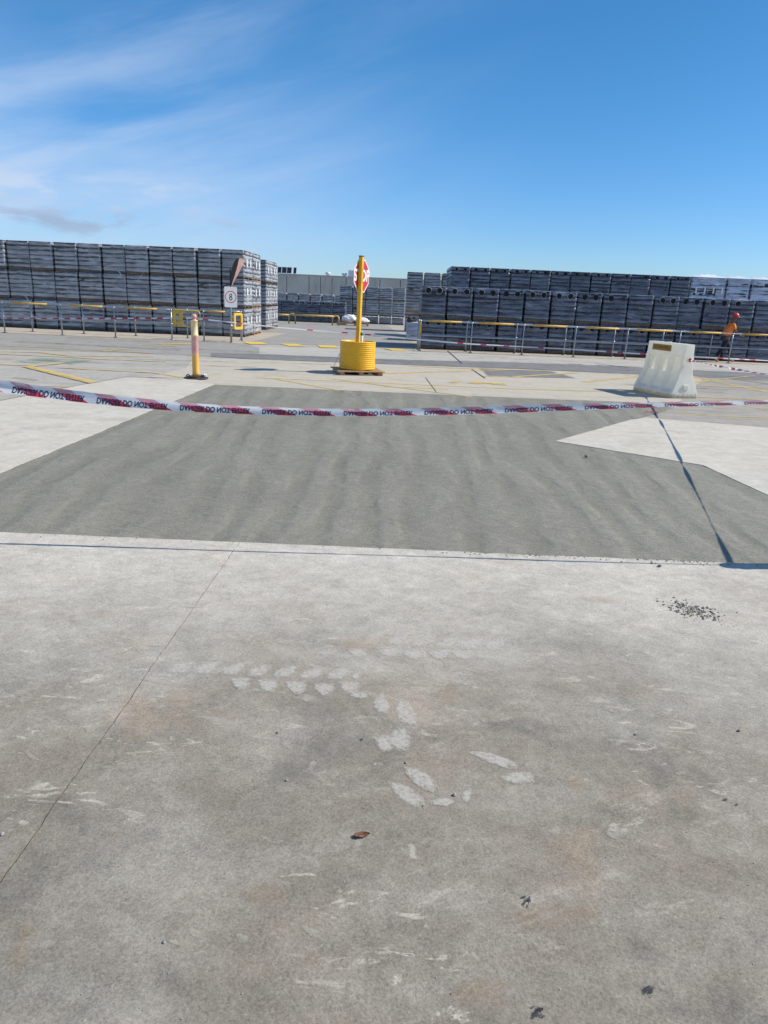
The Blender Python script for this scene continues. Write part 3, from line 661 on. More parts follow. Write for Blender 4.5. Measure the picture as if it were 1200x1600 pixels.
def crumple_mesh(seed):
    bm = bmesh.new(); nx, ny = 16, 10; G = []
    for i in range(nx + 1):
        row = []
        for j in range(ny + 1):
            x = -.03 + (W_ + .06) * i / nx; y = -.03 + (D_ + .06) * j / ny
            edge_ = min(i, nx - i, j, ny - j) / 3
            z = HT + .012 + min(1, edge_) * (.07 + .13 * abs(noise.noise(Vector((x * 5 + seed, y * 3, 0)))))
            row.append(bm.verts.new((x, y, z)))
        G.append(row)
    for i in range(nx):
        for j in range(ny): bm.faces.new((G[i][j], G[i + 1][j], G[i + 1][j + 1], G[i][j + 1]))
    me = bm_mesh('crumpled_plastic', bm, True); me.materials.append(M_loose); return me
TORN = [loose_mesh(0, .42), loose_mesh(1.4, .3)]
CRUMP = [crumple_mesh(s) for s in (3, 8, 14)]
RL = random.Random(3)
def load(style, x, y, z, label, group, layers=NL, rz=0.0, bars=None, torn=False, crumple=False, simple_=False, newpal=False, jig=1.0):
    t = thing('pallet_load', label, 'pallet load', (x + RL.uniform(-.022, .022) * jig, y + RL.uniform(-.06, .06) * jig, z), rz + RL.uniform(-.012, .012) * jig, group)
    link('pallet', PAL2 if newpal else PAL, None, t)
    bs = 'L' if style in ('L', 'P') else 'R'
    for k in range(layers):
        o = link('block_layer', RL.choice(LAY[bs]), None, t); o.location = (RL.uniform(-.006, .006), RL.uniform(-.006, .006), HP + k * HL)
    wst = {'L': 'L', 'R': 'R', 'B': 'R', 'S': 'S', 'P': 'P'}[style]
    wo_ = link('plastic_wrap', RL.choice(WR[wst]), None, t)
    if layers != NL: wo_.scale = (1, 1, (layers * HL + .036) / (NL * HL + .036)); wo_.location = (0, 0, (HP - .03) * (1 - wo_.scale[2]))
    if style in ('R', 'B'):
        for xx in (.27, .73):
            if RL.random() < .18: continue
            o = link('round_opening', RL.choice(OPEN if style == 'R' else OPEN_S), None, t)
            o.location = (W_ * xx + RL.uniform(-.02, .02), -.012, HP + layers * HL - (.135 if style == 'R' else .105)); o.rotation_euler = (0, RL.uniform(0, 6), 0)
    if bars:
        for yy in (D_ * .2, D_ * .64): o = link('printed_bar', BAR, None, t); o.location = (0, yy, .50)
    if torn: o = link('torn_plastic', TORN[torn - 1], None, t); o.location = (W_ * .6, -.02, .12)
    if crumple: link('crumpled_plastic', RL.choice(CRUMP), None, t)
    return t
ORD = ['first', 'second', 'third', 'fourth', 'fifth', 'sixth', 'seventh', 'eighth', 'ninth', 'tenth', 'eleventh', 'twelfth', 'thirteenth', 'fourteenth', 'fifteenth', 'sixteenth', 'seventeenth', 'eighteenth']
TIER = ['bottom', 'middle', 'top']

# --- left stack: a wall three loads high, end face to the driveway
XL, YL = -5.74, 28.45
for tier in range(3):
    for c in range(12):
        end = c == 0
        lb = ('grey wrapped load, %s from the right in the %s tier of the left wall' % (ORD[c], TIER[tier])) if c else ('grey load at the right end of the left wall, %s tier, behind the speed sign' % TIER[tier])
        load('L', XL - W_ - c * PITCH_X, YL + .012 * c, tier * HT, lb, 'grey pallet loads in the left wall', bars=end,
             torn={(5, 2): 1, (4, 2): 2, (5, 1): 2, (9, 1): 1}.get((c, tier), 0), newpal=False)
    for r_ in range(1, 2):
        load('L', XL - W_ + .02, YL + r_ * 1.68, tier * HT, 'grey load with white bars behind the left wall\'s right end load, %s tier' % TIER[tier], 'grey pallet loads in the left wall', bars=True, newpal=True)
for tier in range(3):
    for r_ in range(2):
        for c in range(2):
            where = ('%s of the group behind the left wall, %s row, %s tier' % (('driveway side', 'far side')[c], ('front', 'rear')[r_], TIER[tier]))
            load('L', -6.10 - W_ - c * PITCH_X, 35.4 + r_ * 1.75, tier * HT, 'grey load, ' + where, 'pallet loads behind the left wall', bars=c == 0)

# --- right stack: front row A two high, row B behind three high
def YA(x): return 26.0 + 0.04 * x
for tier in range(2):
    for c in range(17):
        x = 1.03 + c * PITCH_X
        lb = 'dark load with round openings, %s from the left, %s tier, right front row' % (ORD[c], ('bottom', 'upper')[tier])
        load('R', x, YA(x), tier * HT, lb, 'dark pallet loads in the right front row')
    load('R', 1.05, YA(1) + 1.68, tier * HT, 'dark load behind the left end of the right front row, %s tier' % ('bottom', 'upper')[tier], 'dark pallet loads behind the right front row')
def YB(x): return 33.9 + 0.03 * x
xB = 2.60
for c in range(12):
    x = xB + c * PITCH_X
    for tier in range(3):
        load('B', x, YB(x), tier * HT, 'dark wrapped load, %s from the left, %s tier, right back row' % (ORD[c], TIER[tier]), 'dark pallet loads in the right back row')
for tier in range(3):
    load('B', xB + .03, YB(xB) + 1.7, tier * HT, 'dark load behind the left end of the right back row, %s tier' % TIER[tier], 'dark pallet loads behind the right back row')
xr = xB + 12 * PITCH_X + 0.03
for tier in range(3):   # one load turned side-on, hooded in blue plastic
    t_ = load('S', xr + D_, YB(xr) + .02, tier * HT, 'blue hooded pallet load turned side-on with upright bars at the top right' if tier == 2 else 'hidden %s-tier load under the side-on blue hooded one' % TIER[tier], 'pale hooded loads at the right', rz=PI / 2, crumple=tier == 2, jig=.3)
    if tier == 2:
        for yy in (.10, .50, .90, 1.30):
            bm = bmesh.new(); box(bm, -.0245, -.023, yy, yy + .07, .38, .66); obj('printed_bar', bm, M_white, t_)
for tier in range(3):
    for c in range(3):
        x = xr + D_ + .07 + c * 1.12
        s = load('S', x, YB(x) - .1, tier * HT, 'pale blue glossy load, %s to the right of the side-on one, %s tier' % (ORD[c], TIER[tier]), 'pale hooded loads at the right', crumple=tier == 2)
        s.scale = (1.17, 1, 1)
# --- small stack and tall narrow columns beyond the right row
load('P', .62, 31.2, 0, 'short pale load standing alone at the left end of the right stacks', 'single loads', layers=4)
bm = bmesh.new()
for i in range(26):
    a = RL.uniform(0, 6.28); lump(bm, (RL.uniform(.05, .8), RL.uniform(.05, 1.2), RL.uniform(.03, .2)), RL.uniform(.05, .12), i, 1, .6)
o = obj('scrap_plastic', bm, M_black); o.location = (.62, 31.2, HP + 4 * HL + .012); tag(o, 'heap of crumpled black plastic on top of the short pale load', 'scrap plastic')
for c in range(3):
    for tier in range(3):
        load('L', .72 + c * 0.98, 40.6, tier * HT * 0.97, 'grey-blue load, %s from the left, %s tier, tall columns beyond the right row' % (ORD[c], TIER[tier]), 'tall columns beyond the right row', newpal=c == 0)

# --- far stacks across the driveway, lower ground there shows only part of the bottom load
Yf = 51.5
for c in range(5):
    x = atY(633, 500, Yf).x - .93 - c * PITCH_X
    for tier in range(3):
        zz = (0, .50, .50 + HT)[tier]
        load('L', x, Yf, zz, 'small far grey load, %s from the right, %s tier, distant centre stack' % (ORD[c], TIER[tier]), 'distant centre stack', layers=(2, 6, 5)[tier], newpal=False) if not (tier == 0) else load('L', x, Yf, 0, 'small far grey load, %s from the right, bottom tier, distant centre stack' % ORD[c], 'distant centre stack', layers=2)
Yg = 49.5
xg = atY(541, 500, Yg).x
for c in range(7):
    x = xg - .93 - c * .86
    for tier in range(2):
        zz = (0, HP + 2 * HL + .01)[tier]
        load('B', x - .02, Yg, zz, 'small dark far load, %s from the right, %s tier, behind the guard rail' % (ORD[c], ('bottom', 'upper')[tier]), 'dark loads behind the guard rail', layers=(2, 5)[tier])
Yh = 62.0
for c in range(8):
    x = atY(541, 470, Yh).x - .95 - c * 1.0
    for tier in range(2):
        load('L', x, Yh, tier * HT * .92, 'tiny grey load, %s from the right, %s tier, farthest row' % (ORD[c], ('bottom', 'upper')[tier]), 'farthest row of loads', layers=(6, 5)[tier])

# ================================================================ WAREHOUSE WALL
M_panel = None
def panel_mat():
    m, t, b, out = new_mat('tilt_up_concrete'); v = t.node('ShaderNodeNewGeometry').outputs['Position']
    n = t.noise(v, 0.5, 5, .6); st = t.noise(t.map(v, (2.2, 1, .16)), 1.0, 6, .7, .4); f = t.noise(v, 6, 4)
    c = t.mix(t.ramp(n, .3, .7), (.42, .41, .37), (.50, .49, .45)); c = t.mix(t.math('MULTIPLY', t.ramp(st, .5, .7), .55), c, (.20, .19, .165))
    c = t.mix(t.math('MULTIPLY', t.ramp(f, .4, .7), .2), c, (.5, .5, .48))
    t.l.new(c, b.inputs['Base Color']); b.inputs['Roughness'].default_value = .9; bump(t, b, n, .3, .02); return m
M_panel = panel_mat(); M_metal = simple('roof_sheet', (.40, .42, .43), .5, .3, .1, .5); M_solar = simple('solar_glass', (.02, .022, .035), .2, 0, .1, 2)
M_paint = simple('white_vent', (.75, .75, .73), .5)
yW = 85.0
wh = thing('warehouse', 'long low grey concrete tilt-panel building at the back of the yard', 'building', (-30, yW, 0))
slope = (4.07 - 4.02) / 14.7
xs = [433, 448, 483, 501, 519, 541, 563, 594, 626, 660]
wx = [atY(u, 432, yW).x for u in xs]
allx = [-46 + 2.9 * k for k in range(20) if -46 + 2.9 * k < wx[0] - 1.0] + wx + [wx[-1] + 2.9 * k for k in range(1, 8)]
for a, b_ in zip(allx[:-1], allx[1:]):
    bm = bmesh.new(); bbox(bm, a + .03 + 30, b_ - .03 + 30, 0, .22, 0, 4.0, .012); obj('wall_panel', bm, M_panel, wh)
bm = bmesh.new(); box(bm, -16, allx[-1] + 30, .1, .35, 0, 3.95); obj('wall_core', bm, M_joint, wh)
bm = bmesh.new(); box(bm, -16.1, allx[-1] + 30.1, -.06, .4, 4.003, 4.10); obj('coping', bm, M_metal, wh)
bm = bmesh.new(); prism(bm, [(.41, 0), (24, 0), (24, 3.9), (12, 4.0), (.41, 3.96)], -16, allx[-1] + 30)
for v_ in bm.verts: v_.co = Vector((v_.co.z, v_.co.x, v_.co.y))
obj('roof', bm, M_metal, wh)
for u, w2, h2, shp in ((511, .9, .75, 'round'), (537, .9, .85, 'round'), (548, .9, 1.0, 'box')):
    bm = bmesh.new(); x = atY(u, 432, yW).x + 30
    if shp == 'round': lathe(bm, [(.12, 0), (.12, .15), (.26, .2), (.32, .32), (.26, .45), (.1, .5)], 16)
    else: bbox(bm, -.35, .35, -.3, .3, 0, .8, .04)
    o = obj('roof_vent', bm, M_paint, wh); o.location = (x, 1.2, 4.02)
for k, u in enumerate((433, 440.5, 448.5, 457.5)):
    a = atY(u, 424, yW).x; wd = (.50, .60, .56, .32)[k] * .8
    t = thing('solar_panel', ['dark tilted solar panel partly hidden behind the left stacks', 'second dark tilted solar panel from the left on the warehouse roof', 'third dark tilted solar panel from the left on the warehouse roof', 'narrow rightmost solar panel on the warehouse roof'][k], 'solar panel', (a, yW + 1.6, 4.12), 0, 'solar panels on the warehouse roof')
    bm = bmesh.new(); wd = (.22, .27, .27, .17)[k]; box(bm, -wd, wd, -.02, .02, .10, .85); xform(bm, Matrix.Rotation(-.5, 4, 'X')); obj('glass', bm, M_solar, t)
    bm = bmesh.new()
    for xx in (-wd + .05, wd - .05): tube(bm, [(xx, .05, 0), (xx, .42, .75)], .03, 6); tube(bm, [(xx, .05, 0), (xx, .0, .12)], .03, 6)
    obj('stand', bm, M_galv, t)

# ================================================================ FENCES
def fence(name, label, x_posts, yfun, x0, x1, sleeves, first_vertical=False, top=1.0):
    t = thing(name, label, 'fence', (x_posts[0], yfun(x_posts[0]), 0))
    ox, oy = x_posts[0], yfun(x_posts[0])
    L = lambda x, z: Vector((x - ox, yfun(x) - oy, z))
    for i, x in enumerate(x_posts):
        bm = bmesh.new(); tube(bm, [L(x, 0), L(x, top)], .024, 10); lathe_ = [(.045, 0), (.045, .012)]
        b2 = L(x, 0); box(bm, b2.x - .06, b2.x + .06, b2.y - .06, b2.y + .06, -.004, .012)
        q = L(x, .52); tube(bm, [q - Vector((0, 0, .035)), q + Vector((0, 0, .035))], .036, 10); q = L(x, top); tube(bm, [q - Vector((0, 0, .045)), q + Vector((0, 0, .02))], .036, 10)
        obj('post', bm, M_galv, t, True)
    N_ = 24
    for z, nm, r in ((top, 'top_rail', .023), (.52, 'mid_rail', .020)):
        bm = bmesh.new(); tube(bm, [L(x0 + (x1 - x0) * i / N_, z) for i in range(N_ + 1)], r, 8); obj(nm, bm, M_galv, t, True)
    for a, b_ in sleeves:
        bm = bmesh.new(); tube(bm, [L(a, top), L((a + b_) / 2, top), L(b_, top)], .033, 10); obj('yellow_sleeve', bm, M_sleeve, t, True)
    if first_vertical:
        bm = bmesh.new(); tube(bm, [L(x_posts[0], .56), L(x_posts[0], .97)], .034, 10); obj('yellow_sleeve', bm, M_sleeve, t, True)
    return t
yLF = lambda x: 25.05 + .0 * x
yLB = lambda x: 26.35 + .02 * (x + 9)
X = lambda u, v_, Y: atY(u, v_, Y).x
pf = [X(7.6, 516, 25.05), X(97.6, 522, 25.05), X(180.6, 524.6, 25.05), X(269, 530, 25.05)]
pb = [X(49.6, 515.6, 26.2), X(131, 519.4, 26.3), X(212.4, 522.6, 26.35), X(293, 527.6, 26.35)]
sl = [(X(a, 470, 25.05), X(b_, 472, 25.05)) for a, b_ in ((18, 73), (108, 160), (193, 245))]
fence('pipe_fence', 'front galvanised pipe fence with yellow sleeves before the left wall of loads', [pf[0] - 2.1] + pf, yLF, pf[0] - 4, pf[3], [(pf[0] - 2.0, pf[0] - .5)] + sl)
fence('pipe_fence', 'rear galvanised pipe fence nearest to the left wall of loads', [pb[0] - 2.0] + pb + [X(373, 532.6, 26.0)], yLB, pb[0] - 4, X(373, 532.6, 26.0), [])
x319 = X(318.5, 532.6, 25.0)
fence('pipe_fence', 'short dull pipe fence between the yellow gate and the speed sign', [x319, X(360.5, 535, 25.0)], lambda x: 25.05, x319, X(360.5, 535, 25.0), [(x319 + .12, X(352, 500, 25.05))])
yRF = lambda x: 24.80 + .04 * x
yRB = lambda x: 25.35 + .055 * x if x < 4 else 25.57 + .11 * (x - 4)
pf = [X(u, v_, yRF(6)) for u, v_ in ((655, 546), (734, 552), (814.4, 554.4), (895.5, 558), (977, 561), (1060, 564), (1142.5, 567.5), (1225, 571))]
pb = [X(u, v_, 25.7 + .08 * k) for k, (u, v_) in enumerate(((652, 548), (726, 548), (802.4, 551.4), (879, 556), (956, 556.3), (1033, 559), (1111, 561), (1189, 565), (1268, 568)))]
sl = [(X(a, 512, yRF(6)), X(b_, 516, yRF(6))) for a, b_ in ((668, 720), (748, 802), (832, 884), (915, 968), (997, 1053), (1082, 1132), (1168, 1222))]
fence('pipe_fence', 'front galvanised pipe fence with yellow sleeves before the right stacks', pf, yRF, pf[0], pf[-1], sl, True)
fence('pipe_fence', 'rear galvanised pipe fence close against the right stacks behind the walking man', pb, yRB, pb[0], pb[-1], [])

# yellow swing gate and ring at the left walkway opening
def rrect(w_, h_, r, n=5):
    pts = []
    for cx, cz, a0 in ((w_ - r, h_ - r, 0), (r, h_ - r, PI / 2), (r, r, PI), (w_ - r, r, 1.5 * PI)):
        for k in range(n + 1): a = a0 + PI / 2 * k / n; pts.append((cx + r * math.cos(a), cz + r * math.sin(a)))
    return pts
gx = X(269, 500, 25.05)
t = thing('swing_gate', 'yellow walkway swing gate with a solid hinge plate, left of the orange bollard', 'gate', (gx + .03, 25.0, .47))
gw = X(313, 500, 25.05) - gx - .03
bm = bmesh.new(); pp = rrect(gw, .53, .10); tube(bm, [(x, 0, z) for x, z in pp + pp[:1]], .020, 8, False); obj('gate_frame', bm, M_gate, t, True)
bm = bmesh.new()
for a in ((.03, .36, .05, .14), (.03, .36, .40, .50), (.03, .13, .14, .40), (.25, .36, .14, .40)): box(bm, a[0], a[1], -.035, .0, a[2], a[3])
obj('hinge_plate', bm, M_gate, t)
bm = bmesh.new(); box(bm, .14, .24, -.02, -.005, .2, .36); obj('latch', bm, M_galv, t)
rx = X(365.5, 500, 25.3)
t = thing('swing_gate', 'thick yellow ring-shaped gate hanging just right of the speed sign post', 'gate', (rx, 25.25, .42), 1.15)
bm = bmesh.new(); pp = rrect(.50, .56, .07); n0 = len(pp); inner = [(.085 + (x) * (.33 / .50), .085 + z * (.39 / .56)) for x, z in pp]
for yy, nm in ((0, 0),):
    A = [bm.verts.new((x, -.03, z)) for x, z in pp]; B = [bm.verts.new((x, -.03, z)) for x, z in inner]; A2 = [bm.verts.new((x, .03, z)) for x, z in pp]; B2 = [bm.verts.new((x, .03, z)) for x, z in inner]
    for i in range(n0):
        j = (i + 1) % n0; bm.faces.new((A[i], A[j], B[j], B[i])); bm.faces.new((A2[i], B2[i], B2[j], A2[j])); bm.faces.new((A[i], A2[i], A2[j], A[j])); bm.faces.new((B[i], B[j], B2[j], B2[i]))
obj('ring_frame', bm, M_gate, t)
bm = bmesh.new(); tube(bm, [(.48, .0, -.42), (.48, .0, .30)], .022, 8); obj('post', bm, M_galv, t, True)
bm = bmesh.new(); box(bm, -.10, .0, -.02, .02, .1, .16); box(bm, -.10, .0, -.02, .02, .40, .46); obj('hinge', bm, M_galv, t)

# ================================================================ SPEED SIGN AND BENT PLATE
sx = X(362, 535, 24.85)
t = thing('speed_sign', 'white sign with a red ring and the number 8 on a grey post', 'road sign', (sx, 24.85, 0), math.radians(22))
bm = bmesh.new(); tube(bm, [(0, .03, 0), (0, .03, 1.80)], .030, 12); tube(bm, [(0, .03, .50), (0, .03, .60)], .045, 12); obj('post', bm, M_galv, t, True)
bm = bmesh.new(); hw, z0, z1 = .215, 1.165, 1.835
pp = [(x - hw, z + z0) for x, z in rrect(2 * hw, z1 - z0, .04)]
prism(bm, [(x, z) for x, z in pp], 0, .004)
for v_ in bm.verts: v_.co = Vector((v_.co.x, -v_.co.z, v_.co.y))
obj('sign_plate', bm, M_signwhite, t)
bm = bmesh.new(); n = 40; cz = 1.505; A = []
for rr in (.190, .165): A.append([bm.verts.new((rr * math.cos(2 * PI * k / n), -.0055, cz + rr * 1.03 * math.sin(2 * PI * k / n))) for k in range(n)])
for k in range(n): bm.faces.new((A[0][k], A[0][(k + 1) % n], A[1][(k + 1) % n], A[1][k]))
obj('red_ring', bm, M_signred, t)
bm = bmesh.new()
for zc, ro, ri in ((.052, .050, .026), (-.048, .060, .032)):
    A = [[bm.verts.new((rr * .92 * math.cos(2 * PI * k / 28), -.0056 - (.0004 if zc > 0 else 0), cz + zc + rr * 1.08 * math.sin(2 * PI * k / 28))) for k in range(28)] for rr in (ro, ri)]
    for k in range(28): bm.faces.new((A[0][k], A[0][(k + 1) % 28], A[1][(k + 1) % 28], A[1][k]))
obj('number', bm, M_signblack, t)
# bent faded plate behind the sign
M_pink = simple('faded_pink_plate', (.52, .33, .28), .65, 0, .08, 3); M_brown = simple('dark_brown_plate', (.085, .050, .048), .6, 0, .15, 4)  # right face pink, all other faces dark brown
px_, py_ = X(361, 445, 25.6), 25.6
t = thing('bent_panel', 'curved pinkish-brown panel on a thin pole rising behind the number 8 sign', 'panel', (px_, py_, 0))
bm = bmesh.new()
prof = [(.0, 1.75, .02), (.03, 1.95, .10), (.08, 2.15, .22), (.14, 2.35, .30), (.20, 2.52, .33), (.25, 2.70, .33), (.30, 2.80, .30)]
prof = [(atY(u, v_, py_).x - px_, atY(u, v_, py_).z, d) for u, v_, d in ((362, 447, .03), (364, 440, .08), (367, 431, .2), (369.5, 422, .3), (372, 413, .42), (373.5, 406, .45), (374.5, 403.5, .42))]
Lf = [atY(u, v_, py_).x - px_ for u, v_ in ((360, 447), (359.5, 440), (360.2, 431), (361.5, 422), (364, 413), (368, 406), (372, 403.5))]
rows_ = []
for (x, z, d), xl in zip(prof, Lf):
    rows_.append([bm.verts.new((xl, 0, z)), bm.verts.new((x, -.03, z)), bm.verts.new((x + d * .30, d * .55, z)), bm.verts.new((xl + .02, .06, z))])
for a, b_ in zip(rows_[:-1], rows_[1:]):
    for k in range(4):
        f = bm.faces.new((a[k], a[(k + 1) % 4], b_[(k + 1) % 4], b_[k])); f.material_index = 1 if k == 1 else 0
bm.faces.new(rows_[0][::-1]); bm.faces.new(rows_[-1])
link('panel_shell', bm_mesh('panel_shell', bm), [M_brown, M_pink], t)
bm = bmesh.new(); q = atY(359.5, 419, py_); tube(bm, [(q.x - px_, 0, 0), (q.x - px_, 0, q.z)], .018, 8); tube(bm, [(q.x - px_, 0, 1.80), (.06, 0, 1.83)], .012, 6); obj('pole', bm, M_signblack, t)

# ================================================================ ORANGE BOLLARD (and the ones that hold the tape beyond the frame)
def boll_mat():
    m, t, b, out = new_mat('bollard_plastic'); v = coords(t); sp = t.node('ShaderNodeSeparateXYZ'); t.l.new(v, sp.inputs[0]); z = sp.outputs[2]
    c = t.mix(t.ramp(z, .44, .52), (.80, .42, .07), (.66, .30, .27))            # printed and faded sleeves
    c = t.mix(t.math('GREATER_THAN', z, .80), c, (.78, .56, .28)); c = t.mix(t.math('GREATER_THAN', z, 1.105), c, (.62, .30, .22))
    c = t.mix(t.math('MULTIPLY', t.ramp(t.noise(v, 5, 5, .7), .45, .7), .45), c, (.80, .68, .58))
    t.l.new(c, b.inputs['Base Color']); b.inputs['Roughness'].default_value = .5; return m
M_boll = boll_mat()
def bollard(x, y, label):
    t = thing('bollard', label, 'bollard', (x, y, 0.008 if x > -4 and False else 0), 0, 'orange bollards')
    bm = bmesh.new(); lathe(bm, [(.072, .055), (.064, .12), (.063, .80), (.070, .81), (.070, .835), (.064, .84), (.062, 1.08), (.068, 1.085), (.068, 1.10), (.040, 1.105), (.036, 1.125), (.052, 1.14), (.055, 1.17), (.045, 1.20), (.02, 1.212)], 24); obj('post', bm, M_boll, t, True)
    bm = bmesh.new(); pts = [(.235 * math.cos(2 * PI * k / 8 + .39), .235 * math.sin(2 * PI * k / 8 + .39)) for k in range(8)]
    prism(bm, pts, 0.0, .03); prism(bm, [(p[0] * .72, p[1] * .72) for p in pts], .0305, .052)
    bmesh.ops.bevel(bm, geom=list(bm.edges), offset=.006, segments=1, affect='EDGES'); obj('rubber_base', bm, M_black, t)
    bm = bmesh.new()
    for s in (-1, 1): tube(bm, [(s * .10, -.05, .05), (s * .14, -.05, .085), (s * .18, -.05, .05)], .012, 6)
    obj('lug', bm, M_black, t)
    return t
b0 = gp(306, 592); bollard(b0.x, b0.y + .02, 'faded orange and pink bollard on a black rubber base')
bm = bmesh.new()
for i in range(7): lump(bm, (RL.uniform(-.05, .05), RL.uniform(-.04, .04), .02 + RL.uniform(0, .03)), RL.uniform(.015, .035), i + 3, 1, .6)
o = obj('rag', bm, M_loose); o.location = (b0.x + .14, b0.y - .02, .052); tag(o, 'scrap of white plastic on the base of the orange bollard', 'litter')

# ================================================================ STOP SIGN ON THE YELLOW DRUM
dc = Vector((-.745, 16.20, 0)); rot60 = math.radians(64)
t = thing('pallet', 'small orange wooden pallet under the yellow ribbed drum', 'pallet', (dc.x, dc.y, 0), math.radians(14))
for x in (-.48, -.05, .38):
    bm = bmesh.new(); bbox(bm, x, x + .10, -.50, .50, .002, .068, .004); obj('bearer', bm, M_wood2, t)
for k in range(6):
    bm = bmesh.new(); y = -.52 + k * .192; bbox(bm, -.53, .53, y, y + .13, .0685, .090, .003); obj('board', bm, M_wood2, t)
t = thing('drum', 'bright yellow ribbed plastic drum holding the stop sign post', 'drum', (dc.x, dc.y, .091))
bm = bmesh.new(); prof = [(.36, .0)]
nr = 13
for k in range(nr):
    z = .01 + k * .575 / nr; h = .575 / nr
    prof += [(.391, z + .003), (.399, z + .013), (.400, z + h * .5), (.399, z + h - .012), (.391, z + h - .002)]
prof += [(.398, .588), (.398, .612), (.385, .620), (.372, .612), (.372, .585)]
lathe(bm, prof, 64)
o = obj('ribbed_body', bm, M_yellow, t, True)
bm = bmesh.new(); lathe(bm, [(.37, .585), (.37, .592), (.1, .596)], 48); obj('fill', bm, M_yellow, t)
t = thing('stop_sign', 'red octagonal STOP sign half covered by its yellow square post', 'stop sign', (dc.x, dc.y, .688))
lean = Matrix.Rotation(.012, 4, 'Y')
bm = bmesh.new(); bbox(bm, -.043, .043, -.043, .043, 0, 1.80, .004); xform(bm, lean @ Matrix.Rotation(rot60, 4, 'Z')); obj('post', bm, M_post, t)
bm = bmesh.new(); bbox(bm, -.046, .046, -.046, .046, 1.801, 1.825, .004); xform(bm, lean @ Matrix.Rotation(rot60, 4, 'Z')); obj('post_cap', bm, M_wood, t)
def octo(r): return [(r * math.cos(PI / 8 + PI / 4 * k), r * math.sin(PI / 8 + PI / 4 * k)) for k in range(8)]
SM = lean @ Matrix.Translation((0, 0, 1.41)) @ Matrix.Rotation(rot60, 4, 'Z') @ Matrix.Translation((.13, .049, 0)) @ Matrix.Rotation(PI / 2, 4, 'X')
bm = bmesh.new(); prism(bm, octo(.375), -.004, .0); xform(bm, SM); obj('white_border', bm, M_signwhite, t)
bm = bmesh.new(); prism(bm, octo(.345), .0006, .0016); xform(bm, SM); obj('red_face', bm, M_signred, t)
me = text_mesh('STOP', .34, .010, 0, .88); me.transform(SM @ Matrix.Translation((0, 0, .0024))); me.materials.append(M_white); link('lettering', me, None, t)
bm = bmesh.new()
for z in (1.28, 1.54): tube(bm, [(0, -.052, z), (0, .06, z)], .01, 8)
xform(bm, lean @ Matrix.Rotation(rot60, 4, 'Z')); obj('bolt', bm, M_galv, t)
t = thing('spray_can', 'white and green marking can standing on the yellow drum by the post', 'spray can', (dc.x + .085, dc.y - .16, .688))
bm = bmesh.new(); lathe(bm, [(.032, .0), (.033, .01), (.033, .14), (.028, .155)], 20); obj('can', bm, M_white, t, True)
bm = bmesh.new(); lathe(bm, [(.028, .1555), (.034, .157), (.034, .20), (.024, .215)], 20); obj('cap', bm, simple('green_cap', (.02, .22, .10), .4), t, True)
bm = bmesh.new(); lathe(bm, [(.012, .2155), (.012, .25)], 12); obj('nozzle', bm, M_white, t, True)
t = thing('wire_frame', 'thin bent wire frame leaning on the left of the yellow drum', 'wire', (dc.x - .52, dc.y - .05, .092))
bm = bmesh.new(); tube(bm, [(-.02, 0, .01), (.10, .02, .30), (.115, .02, .34)], .005, 6); tube(bm, [(-.02, 0, .01), (.02, -.15, .005), (.13, -.12, .01)], .005, 6); tube(bm, [(.115, .02, .34), (.13, -.12, .01)], .004, 6); obj('wire', bm, M_galv, t)

# ================================================================ WATER-FILLED BARRIER
def barrier_mat():
    m, t, b, out = new_mat('milky_polythene'); v = coords(t); sp = t.node('ShaderNodeSeparateXYZ'); t.l.new(v, sp.inputs[0])
    n = t.noise(v, 5, 6, .65, .3); st = t.noise(t.map(v, (9, 9, 1.0)), 1.2, 5, .7)
    c = t.mix(t.ramp(n, .3, .7), (.83, .81, .74), (.89, .88, .82))
    c = t.mix(t.math('MULTIPLY', t.ramp(st, .55, .75), .35), c, (.45, .42, .32))
    wob = t.math('ADD', sp.outputs[2], t.math('MULTIPLY', t.math('SUBTRACT', t.noise(v, 14, 5, .75), .5), .22))
    c = t.mix(t.math('MULTIPLY', t.ramp(wob, .10, .03), .85), c, (.16, .135, .07))
    spk = t.math('MULTIPLY', t.ramp(t.noise(v, 24, 4, .8), .62, .7), t.ramp(sp.outputs[2], .4, .05))
    c = t.mix(t.math('MULTIPLY', spk, .7), c, (.22, .18, .08))
    t.l.new(c, b.inputs['Base Color']); b.inputs['Roughness'].default_value = .45
    b.inputs['Subsurface Weight'].default_value = 0.15; b.inputs['Subsurface Radius'].default_value = (.25, .24, .2); b.inputs['Subsurface Scale'].default_value = .6
    tl_ = t.node('ShaderNodeBsdfTranslucent'); tl_.inputs[0].default_value = (1, .95, .80, 1); mx = t.node('ShaderNodeMixShader'); mx.inputs[0].default_value = .34
    t.l.new(b.outputs[0], mx.inputs[1]); t.l.new(tl_.outputs[0], mx.inputs[2]); t.l.new(mx.outputs[0], out.inputs[0])
    return m
M_barr = barrier_mat()
ba = Vector((.27, -.963)); BLn = 1.25
bc = Vector((5.20, 15.15)).lerp(Vector((5.52, 13.95)), .5) + Vector((.963, .27)) * .285
t = thing('water_barrier', 'milky white plastic water-filled barrier with a mustard label', 'traffic barrier', (bc.x, bc.y, 0), math.atan2(ba.y, ba.x))
